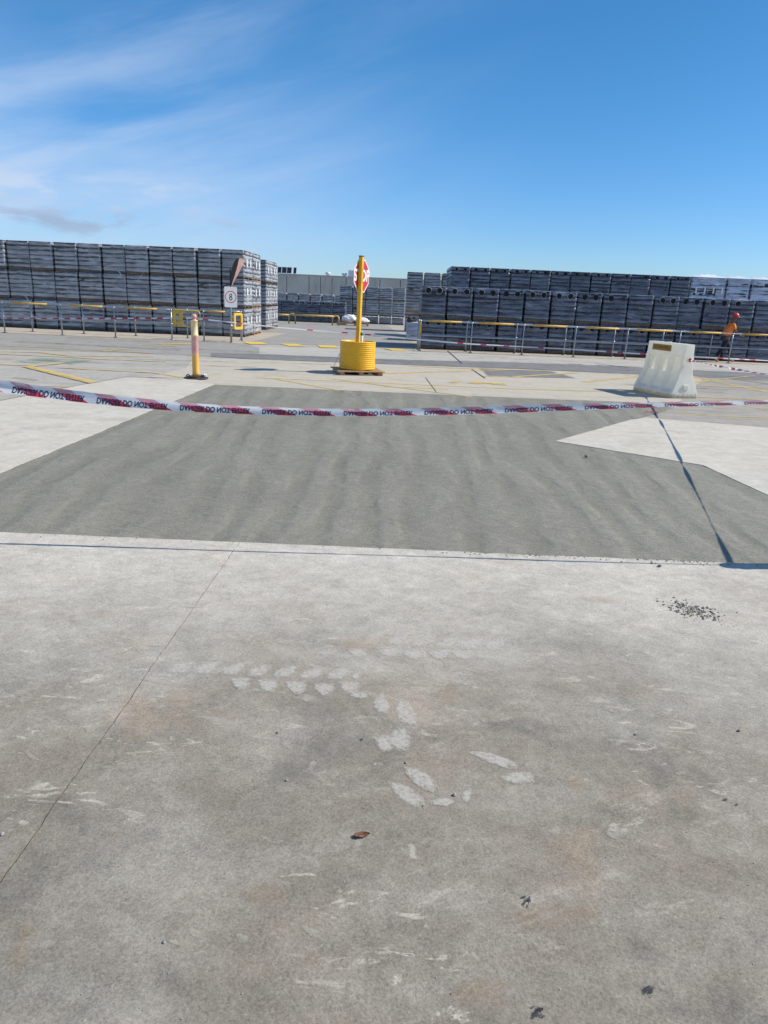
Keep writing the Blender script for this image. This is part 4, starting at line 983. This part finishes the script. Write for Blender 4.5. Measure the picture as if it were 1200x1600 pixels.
# local: x along the barrier (to the camera end), y across; the long face towards the camera is -y
def hw_(z):
    K = [(0, .27), (.10, .285), (.40, .165), (.50, .135), (.78, .112), (.84, .098), (1.0, .092), (1.03, .085)]
    for (a, wa), (b_, wb) in zip(K[:-1], K[1:]):
        if z <= b_: return wa + (wb - wa) * (z - a) / (b_ - a)
    return K[-1][1]
def flare(z): return BLn / 2 + (.0 if z > .45 else (.45 - z) * .12) - .02
ribs = [-.60, -.20, .20, .60]
def recess(x, z):
    if z < .11 or z > .80: return 0
    d = min(abs(x - r) for r in ribs); f = max(0, min(1, (d - .045) / .03))
    g = min(1, (z - .11) / .05, (.80 - z) / .03)
    return .062 * f * max(0, g)
xsn = sorted(set([round(-.625 + i * .025, 4) for i in range(51)])); zsn = [0, .05, .10, .13, .16, .22, .28, .34, .40, .44, .48, .52, .56, .60, .64, .68, .72, .76, .78, .80, .82, .84, .92, 1.0, 1.03]
def in_slot(x, z): return any(abs(x - c) < .04 for c in (-.40 + .0, .0)) and .47 < z < .76
bm = bmesh.new(); Gd = {}
for s in (-1, 1):
    for i, x in enumerate(xsn):
        for k, z in enumerate(zsn):
            xx = x * (flare(z) / (BLn / 2))
            Gd[s, i, k] = bm.verts.new((xx, s * (hw_(z) - recess(x, z)) + .003 * noise.noise(Vector((x * 6, z * 6, s))), z))
cells = {(i, k): in_slot((xsn[i] + xsn[i + 1]) / 2, (zsn[k] + zsn[k + 1]) / 2) for i in range(len(xsn) - 1) for k in range(len(zsn) - 1)}
for (i, k), slot in cells.items():
    if slot:
        for di, dk, e in ((-1, 0, ((i, k), (i, k + 1))), (1, 0, ((i + 1, k), (i + 1, k + 1))), (0, -1, ((i, k), (i + 1, k))), (0, 1, ((i, k + 1), (i + 1, k + 1)))):
            if not cells.get((i + di, k + dk), False):
                a, b_ = e; bm.faces.new((Gd[-1, a[0], a[1]], Gd[-1, b_[0], b_[1]], Gd[1, b_[0], b_[1]], Gd[1, a[0], a[1]]))
        continue
    for s in (-1, 1): bm.faces.new((Gd[s, i, k], Gd[s, i + 1, k], Gd[s, i + 1, k + 1], Gd[s, i, k + 1]))
nx, nz = len(xsn) - 1, len(zsn) - 1
for k in range(nz):
    for i in (0, nx): bm.faces.new((Gd[-1, i, k], Gd[1, i, k], Gd[1, i, k + 1], Gd[-1, i, k + 1]))
for i in range(nx):
    for k in (0, nz): bm.faces.new((Gd[-1, i, k], Gd[-1, i + 1, k], Gd[1, i + 1, k], Gd[1, i, k]))
me = bm_mesh('shell', bm, True); o = link('shell', me, M_barr, t)
try: me.set_sharp_from_angle(angle=math.radians(32))
except Exception: pass
bm = bmesh.new(); bbox(bm, -.44, .16, -.108, -.0985, .865, .985, .003)
o = obj('label_plate', bm, simple('mustard_label', (.42, .22, .03), .6, 0, .15, 20, ((.2, .1, .02), .5)), t)
me = text_mesh('SITE BARRIERS', .085, .001, 0, .95); me.transform(Matrix.Translation((-.14, -.1092, .925)) @ Matrix.Rotation(PI / 2, 4, 'X')); me.materials.append(simple('label_ink', (.12, .055, .012), .6)); link('label_text', me, None, o)
bm = bmesh.new(); bbox(bm, .625, .655, -.05, .05, .70, .76, .006); bbox(bm, .625, .66, -.06, .06, .16, .26, .01); obj('connector_lug', bm, M_barr, t)
bm = bmesh.new(); tube(bm, [(-.05, -.0, 1.03), (-.05, 0, 1.045)], .04, 12); obj('filler_cap', bm, M_barr, t)

# ================================================================ DANGER TAPE
def tape_mat(name, col, tl=.45):
    m, t, b, out = new_mat(name); v = t.node('ShaderNodeNewGeometry').outputs['Position']
    n = t.noise(t.map(v, (3, 3, 30)), 2, 4, .6); t.l.new(t.mix(n, tuple(c * .85 for c in col), col), b.inputs['Base Color']); b.inputs['Roughness'].default_value = .3
    bump(t, b, n, .5, .01)
    tl_ = t.node('ShaderNodeBsdfTranslucent'); tl_.inputs[0].default_value = (*col, 1); mx = t.node('ShaderNodeMixShader'); mx.inputs[0].default_value = tl
    t.l.new(b.outputs[0], mx.inputs[1]); t.l.new(tl_.outputs[0], mx.inputs[2]); t.l.new(mx.outputs[0], out.inputs[0]); return m
M_tpink = tape_mat('sheer_red_print', (.72, .40, .47), .4); M_tape = tape_mat('white_tape', (.80, .81, .84), .4); M_tred = tape_mat('red_tape_print', (.70, .07, .10), .35)
class Ribbon:
    def __init__(s, ctr, width, tilt, fold=0.0):
        s.c = [Vector(p) for p in ctr]; s.s = [0]
        for a, b_ in zip(s.c[:-1], s.c[1:]): s.s.append(s.s[-1] + (b_ - a).length)
        s.w, s.tilt, s.fold = width, tilt, fold
    def pos(s, d):
        d = max(0, min(s.s[-1] - 1e-6, d))
        lo = max(i for i in range(len(s.s) - 1) if s.s[i] <= d); f = (d - s.s[lo]) / (s.s[lo + 1] - s.s[lo])
        return s.c[lo].lerp(s.c[lo + 1], f), (s.c[lo + 1] - s.c[lo]).normalized()
    def at(s, d, v, off=0.0):
        """v in -0.5..0.5 across the tape (up positive); off towards the camera"""
        p, tan = s.pos(d); side = tan.cross(Vector((0, 0, 1))).normalized(); upv = side.cross(tan).normalized()
        if side.y > 0: side = -side
        a = s.tilt(d) + s.fold * v * math.sin(d * 2.3)
        wr = 0.0022 * math.sin(d * 31 + v * 5) * noise.noise(Vector((d * 3, v * 2, 0))) * 2
        across = upv * math.cos(a) - side * math.sin(a); nrm = side * math.cos(a) + upv * math.sin(a)
        bulge = .006 * math.cos(v * PI) * math.sin(d * 1.7 + 1)
        return p + across * (v * (s.w(d) if callable(s.w) else s.w)) + nrm * (off + wr + bulge)
    def mesh(s, nm, mat, parent, d0, d1, v0=-.5, v1=.5, off=0.0, shear=0.0, nd=None, nv=4):
        nd = nd or max(2, int((d1 - d0) / .02)); bm = bmesh.new(); G = []
        for i in range(nd + 1):
            G.append([])
            for j in range(nv + 1):
                v = v0 + (v1 - v0) * j / nv; G[-1].append(bm.verts.new(s.at(d0 + (d1 - d0) * i / nd - shear * v, v, off)))
        for i in range(nd):
            for j in range(nv): bm.faces.new((G[i][j], G[i + 1][j], G[i + 1][j + 1], G[i][j + 1]))
        return obj(nm, bm, mat, parent, True)
tp = [(0, 603.5), (50, 610.5), (100, 617), (150, 623), (200, 628.2), (250, 632.6), (300, 636.2), (350, 639), (400, 641.2), (450, 643), (500, 644.3), (560, 645), (600, 644.8), (650, 644), (700, 642.8), (750, 641.2), (800, 639.3), (850, 637.4), (900, 635.6), (950, 634), (1000, 632.5), (1040, 631.5), (1080, 630.9), (1120, 630.4), (1160, 629.6), (1200, 628.6)]
Yt = lambda X_: 4.33 + .04 * (X_ + 1.5)
ctr = []
for u, v_ in tp:
    q = atY(u, v_, 4.35); q = atY(u, v_, Yt(q.x)); ctr.append(q)
postR = Vector((3.56, 4.54, 0)); postL = Vector((-4.6, 4.21, 0))
ctr = [Vector((postL.x + .06, postL.y, 1.13)), Vector((-3.6, 4.25, 1.075))] + ctr + [Vector((postR.x - .06, postR.y, 1.0))]
i0 = 2
rib = Ribbon(ctr, lambda d: .078 - .029 * min(1, max(0, (d - 2.0) / 2.0)) - .018 * min(1, max(0, (d - 5.2) / 1.6)), lambda d: .28 + .22 * min(1, max(0, (d - 1.8) / 2.2)) + .25 * math.sin(d * 2.1) * min(1, max(0, (d - 4.2) / 1.0)) + .06 * math.sin(d * 4), 0.5)
t = thing('danger_tape', 'sagging red and white DANGER DO NOT ENTER tape crossing in front of the fresh concrete', 'barrier tape', (0, 0, 0))
rib.mesh('film', M_tape, t, 0, rib.s[-1])
s0 = rib.s[i0]   # arc length at the left edge of the picture
per, tl = .505, .43
start = s0 + .075 - per * 5
bm_txt = text_mesh('DANGER DO NOT ENTER', .062, .0020, 0, 1)
bmt = bmesh.new(); bmt.from_mesh(bm_txt); bmesh.ops.subdivide_edges(bmt, edges=[e for e in bmt.edges if e.calc_length() > .02], cuts=1); bmesh.ops.triangulate(bmt, faces=bmt.faces)
xs_ = [v_.co.x for v_ in bmt.verts]; x0_, x1_ = min(xs_), max(xs_); ys_ = [v_.co.y for v_ in bmt.verts]; ym, yM = min(ys_), max(ys_)
bmt.to_mesh(bm_txt); bmt.free()
k = 0
while start + k * per + tl < rib.s[-1] - .02:
    d0 = start + k * per
    if d0 > .02:
        me = bm_txt.copy()
        for v_ in me.vertices:
            uu = (v_.co.x - x0_) / (x1_ - x0_); vv = (v_.co.y - (ym + yM) / 2) / (yM - ym)
            v_.co = rib.at(d0 + uu * tl, -vv * .58 - .14, .0016)      # lettering hangs upside down
        me.materials.append(M_ink); link('lettering', me, None, t)
        for a_ in (.035, .285):
            rib.mesh('red_block', M_tred, t, d0 + a_, d0 + a_ + .115, -.5, .12, .0008, .12, 10)
            rib.mesh('pink_block', M_tpink, t, d0 + a_, d0 + a_ + .115, .12, .5, .0008, .12, 10)
    k += 1
# off-frame bollards that carry the tape (their shadows fall in the picture)
bollard(postR.x, postR.y, 'orange bollard just outside the right edge that casts the short shadow at the slab edge')
bollard(postL.x, postL.y, 'orange bollard outside the left edge that carries the danger tape')
# second tape, from the right-hand bollard back to the barrier
endb = Vector((bc.x, bc.y, 0)) + Vector((ba.x, ba.y, 0)) * .66 + Vector((0, 0, .73))
c2_ = []
for i in range(25):
    f = i / 24; p = Vector((postR.x, postR.y + .06, 1.13)).lerp(endb, f); p.z -= .02 * math.sin(PI * f); c2_.append(p)
rib2 = Ribbon(c2_, .034, lambda d: .9 * math.sin(d * 1.9 + .3) + d * 1.7, 0)
t = thing('danger_tape', 'twisted red and white tape running from the barrier end out to the right edge', 'barrier tape', (0, 0, 0))
rib2.mesh('film', M_tape, t, 0, rib2.s[-1], nd=260)
k = 0
while k * .42 + .2 < rib2.s[-1]:
    rib2.mesh('red_block', M_tred, t, k * .42, k * .42 + .24, -.5, .5, .001, 0, 12); rib2.mesh('red_block', M_tred, t, k * .42, k * .42 + .24, -.5, .5, -.001, 0, 12); k += 1
bm = bmesh.new()
for i in range(5): lump(bm, (RL.uniform(-.02, .02), RL.uniform(-.02, .02), RL.uniform(-.03, .03)), .025, i, 1, 1)
o = obj('knot', bm, M_tred, t); o.location = endb
# far tape strung along the fences and over the driveway
pts = [(-80, 494, 25.0), (0, 497, 25.0), (100, 498, 25.0), (200, 497.4, 25.0), (300, 497, 25.0), (362, 503.5, 24.8), (433, 511.5, 24.9), (500, 517, 25), (560, 521.5, 25.0), (610, 526, 24.9), (652, 530.5, 24.75), (735, 537.5, 24.8), (815, 541.5, 24.9), (896, 546, 25.0), (978, 551.5, 25.1), (1060, 556.5, 25.2), (1143, 560.5, 25.35), (1230, 565, 25.6)]
c3 = [atY(*p) for p in pts]
rib3 = Ribbon(c3, .052, lambda d: .5 + .5 * math.sin(d * .7), 0)
t = thing('danger_tape', 'long thin red and white tape strung along both far pipe fences and over the driveway', 'barrier tape', (0, 0, 0))
rib3.mesh('film', M_tape, t, 0, rib3.s[-1], nd=300, nv=2)
k = 0
while k * .40 + .2 < rib3.s[-1]:
    if (k * .4 < 7.5) or RL.random() < .38: rib3.mesh('red_block', M_tred, t, k * .40, k * .40 + .20, -.5, .5, .004, 0, 4, 2)
    k += 1
# scrap of tape on the ground
p = gp(1020, 646); bm = bmesh.new(); pv = None
for i in range(14):
    a = i / 13 * 5.5; x = (i / 13 - .5) * .24; a_ = bm.verts.new((x, .03 * math.sin(a), .006 + .018 * abs(math.sin(a * 1.3)))); b_ = bm.verts.new((x + .02, .03 * math.sin(a) + .045, .010 + .02 * abs(math.cos(a))))
    if pv: bm.faces.new((pv[0], a_, b_, pv[1]))
    pv = (a_, b_)
o = obj('tape_scrap', bm, M_tred, smooth=True); o.location = (p.x, p.y, .004); tag(o, 'crumpled scrap of red tape on the ground in front of the barrier', 'litter')

# ================================================================ FAR GUARD RAIL AND WHITE SACKS
yG = 45.2
M_cream = simple('cream_yellow_rail', (.62, .42, .14), .5, 0, .1, 3)
t = thing('guard_rail', 'cream-yellow hooped guard rail in front of the distant dark loads', 'guard rail', (X(451, 505, yG), yG, 0))
ox = X(451, 505, yG)
bm = bmesh.new(); tube(bm, [(X(425, 493, yG) - ox, 0, .50), (X(452, 493, yG) - ox, 0, .50)], .06, 8); tube(bm, [(X(456, 493, yG) - ox, 0, .53), (X(523, 494, yG) - ox, 0, .53)], .06, 8); obj('rail', bm, M_cream, t, True)
for u in (451.5, 519.5):
    a = X(u, 500, yG) - ox; bm = bmesh.new(); tube(bm, [(a, 0, 0), (a, 0, .45), (a + .04, 0, .53), (a + .12, 0, .57), (a + .28, 0, .57), (a + .36, 0, .53), (a + .39, 0, .44), (a + .39, 0, 0)], .05, 8); obj('hoop', bm, M_cream, t, True)
ys = 46.6; t = thing('pallet', 'low orange pallet under the white sacks far across the driveway', 'pallet', (X(556, 508, ys), ys, 0))
bm = bmesh.new(); box(bm, -.95, .85, -.4, .4, .10, .14)
for x in (-.9, -.1, .7): box(bm, x, x + .12, -.4, .4, .0, .0995)
obj('deck', bm, M_wood2, t)
for k, (dx, L_, h_, lb) in enumerate(((-.42, .42, .27, 'plump white sack at the left on the far orange pallet'), (.35, .42, .20, 'flatter white sack at the right on the far orange pallet'))):
    bm = bmesh.new(); bmesh.ops.create_icosphere(bm, subdivisions=3, radius=1)
    for v_ in bm.verts:
        r = 1 + .34 * noise.noise(v_.co * 1.9 + Vector((k * 5, 0, 0))) + .05 * noise.noise(v_.co * 5); v_.co = Vector((v_.co.x * L_ * r * 1.12, v_.co.y * .32 * r, v_.co.z * h_ * r))
    o = obj('sack', bm, simple('white_sack', (.78, .78, .77), .7, 0, .06, 5), smooth=True); o.location = (X(556, 508, ys) + dx, ys, .14 + h_ * .93); tag(o, lb, 'sack', 'white sacks')
t = thing('crate', 'low orange crate left of the white sacks far across the driveway', 'crate', (X(534, 507, 46.4), 46.4, 0))
bm = bmesh.new(); bbox(bm, -.3, .3, -.25, .25, .03, .18, .01); obj('body', bm, M_wood2, t)
bm = bmesh.new(); box(bm, -.28, -.18, -.25, .25, 0, .0295); box(bm, .18, .28, -.25, .25, 0, .0295); obj('skid', bm, M_wood2, t)

# ================================================================ WALKING MAN
def skin(name, J, E, mat, parent, sub=2, root=0):
    me = bpy.data.meshes.new(name); me.from_pydata([j[0] for j in J], E, []); o = bpy.data.objects.new(name, me); C.objects.link(o)
    m = o.modifiers.new('s', 'SKIN'); m.use_smooth_shade = True
    for i, j in enumerate(J):
        r = j[1]; me.skin_vertices[0].data[i].radius = r if isinstance(r, tuple) else (r, r); me.skin_vertices[0].data[i].use_root = (i == root)
    s = o.modifiers.new('u', 'SUBSURF'); s.levels = s.render_levels = sub
    dg = bpy.context.evaluated_depsgraph_get(); dg.update(); m2 = bpy.data.meshes.new_from_object(o.evaluated_get(dg)); bpy.data.objects.remove(o)
    m2.name = name; m2.materials.clear()
    for p_ in m2.polygons: p_.use_smooth = True
    return link(name, m2, mat, parent)
M_skin = simple('skin', (.20, .10, .06), .6); M_hivis = simple('hi_vis_orange', (.95, .24, .035), .75, 0, .08, 8); M_navy = simple('navy_cloth', (.016, .017, .030), .85, 0, .15, 9)
M_hat = simple('red_hard_hat', (.62, .03, .03), .35, 0, .05); M_boot = simple('tan_boot', (.30, .17, .08), .75)
mp = Vector((11.93, 25.78, 0)); t = thing('person', 'man in red hard hat and orange shirt walking right behind the pipe fence', 'person', (mp.x, mp.y, 0)); t.scale = (.96, .96, .95)
# local: walks towards +x; y away from camera
J = [((-.10, 0, .86), .11), ((-.06, 0, 1.05), .115), ((-.01, 0, 1.26), .125), ((.03, 0, 1.40), .075), ((.06, 0, 1.47), .052), ((.09, 0, 1.54), .072), ((.10, 0, 1.62), .088), ((.10, 0, 1.67), .070),
     ((.02, -.17, 1.36), .055), ((.09, -.21, 1.12), .045), ((.29, -.20, 1.00), .034), ((.36, -.19, .97), .026),
     ((.02, .17, 1.36), .055), ((-.10, .21, 1.12), .045), ((-.02, .20, .92), .034), ((.02, .19, .86), .026),
     ((-.13, -.09, .82), .088), ((-.24, -.09, .46), .062), ((-.44, -.09, .12), .042), ((-.40, -.09, .06), .040), ((-.30, -.09, .035), .035),
     ((-.07, .09, .82), .088), ((.16, .09, .48), .062), ((.22, .09, .12), .042), ((.24, .09, .055), .040), ((.35, .09, .045), .035)]
E = [(0, 1), (1, 2), (2, 3), (3, 4), (4, 5), (5, 6), (6, 7), (2, 8), (8, 9), (9, 10), (10, 11), (2, 12), (12, 13), (13, 14), (14, 15), (0, 16), (16, 17), (17, 18), (18, 19), (19, 20), (0, 21), (21, 22), (22, 23), (23, 24), (24, 25)]
skin('body', J, E, M_skin, t)
for (hx, hy, hz, s) in ((.37, -.19, .965, 1), (.03, .19, .85, 1)):   # hands: palm with four fingers and a thumb
    d = Vector((.8, 0, -.35)).normalized() if hx > .2 else Vector((.45, 0, -.85)).normalized(); n_ = Vector((0, 1, 0)); w_ = d.cross(n_).normalized()
    b0_ = Vector((hx, hy, hz)); JJ = [(tuple(b0_), .022), (tuple(b0_ + d * .06), (.020, .030))]; EE = [(0, 1)]
    for f in range(4):
        o_ = w_ * (.024 - .016 * f); l_ = (.062, .072, .068, .052)[f]; i_ = len(JJ)
        JJ += [(tuple(b0_ + d * .065 + o_), .010), (tuple(b0_ + d * (.065 + l_ * .5) + o_ - n_ * .006), .009), (tuple(b0_ + d * (.065 + l_ * .9) + o_ - n_ * .022), .007)]; EE += [(1, i_), (i_, i_ + 1), (i_ + 1, i_ + 2)]
    i_ = len(JJ); JJ += [(tuple(b0_ + d * .03 + w_ * .035), .011), (tuple(b0_ + d * .065 + w_ * .050), .009)]; EE += [(0, i_), (i_, i_ + 1)]
    skin('hand', JJ, EE, M_skin, t, 1)
skin('shirt', [((-.12, 0, .92), .150), ((-.09, 0, 1.02), .142), ((-.05, 0, 1.14), .148), ((-.01, 0, 1.27), .150), ((.02, 0, 1.37), .098), ((.02, -.165, 1.355), .075), ((.07, -.205, 1.19), .066), ((.02, .165, 1.355), .075), ((-.07, .205, 1.19), .066)],
     [(0, 1), (1, 2), (2, 3), (3, 4), (3, 5), (5, 6), (3, 7), (7, 8)], M_hivis, t, root=2)
skin('sleeve', [((.085, -.21, 1.13), .058), ((.17, -.205, 1.07), .050), ((.28, -.20, 1.01), .042)], [(0, 1), (1, 2)], M_navy, t, 1)
skin('sleeve', [((-.09, .21, 1.13), .058), ((-.05, .205, 1.0), .050), ((-.025, .20, .94), .042)], [(0, 1), (1, 2)], M_navy, t, 1)
skin('trousers', [((-.11, 0, .90), .140), ((-.10, 0, .84), .130), ((-.14, -.09, .74), .105), ((-.235, -.09, .47), .080), ((-.40, -.09, .19), .066), ((-.05, .09, .74), .105), ((.155, .09, .48), .080), ((.215, .09, .18), .066)],
     [(0, 1), (1, 2), (2, 3), (3, 4), (1, 5), (5, 6), (6, 7)], M_navy, t, root=1)
skin('boot', [((-.43, -.09, .15), .056), ((-.42, -.09, .07), .052), ((-.34, -.09, .045), .045), ((-.27, -.09, .04), .036)], [(0, 1), (1, 2), (2, 3)], M_boot, t, 1)
skin('boot', [((.22, .09, .15), .056), ((.235, .09, .06), .052), ((.32, .09, .05), .045), ((.39, .09, .06), .036)], [(0, 1), (1, 2), (2, 3)], M_boot, t, 1)
bm = bmesh.new(); bmesh.ops.create_icosphere(bm, subdivisions=3, radius=1)
for v_ in bm.verts:
    if v_.co.z < 0: v_.co.z *= .08
    v_.co = Vector((v_.co.x * .135, v_.co.y * .115, v_.co.z * .125))
n1 = len(bm.verts); lathe(bm, [(.135, -.012), (.148, -.008), (.146, .002), (.13, .006)], 28)
bm.verts.ensure_lookup_table()
for v_ in list(bm.verts)[n1:]:
    if v_.co.x > 0: v_.co.x *= 1.32; v_.co.z -= .012 * v_.co.x / .15
    v_.co.y *= .86
for v_ in bm.verts: v_.co += Vector((.105, 0, 1.665))
obj('hard_hat', bm, M_hat, t, True)
skin('beard', [((.115, 0, 1.50), .055), ((.15, 0, 1.53), .045)], [(0, 1)], M_signblack, t, 1); skin('hair', [((.02, 0, 1.60), .060), ((.03, 0, 1.54), .055)], [(0, 1)], M_signblack, t, 1)
bm = bmesh.new()
for s in (-1, 1): lump(bm, (.10, s * .085, 1.58), .024, s + 2, 1, 1.3)
obj('ear', bm, M_skin, t)
bm = bmesh.new(); lump(bm, (.192, 0, 1.575), .018, 2, 1, 1.3); obj('nose', bm, M_skin, t)
bm = bmesh.new()
for s in (-1, 1): lump(bm, (.172, s * .033, 1.60), .010, s + 6, 1, 1)
obj('eye', bm, M_signblack, t)
bm = bmesh.new(); bbox(bm, -.30, -.20, -.14, .02, .80, .93, .02); obj('tool_pouch', bm, M_signblack, t)
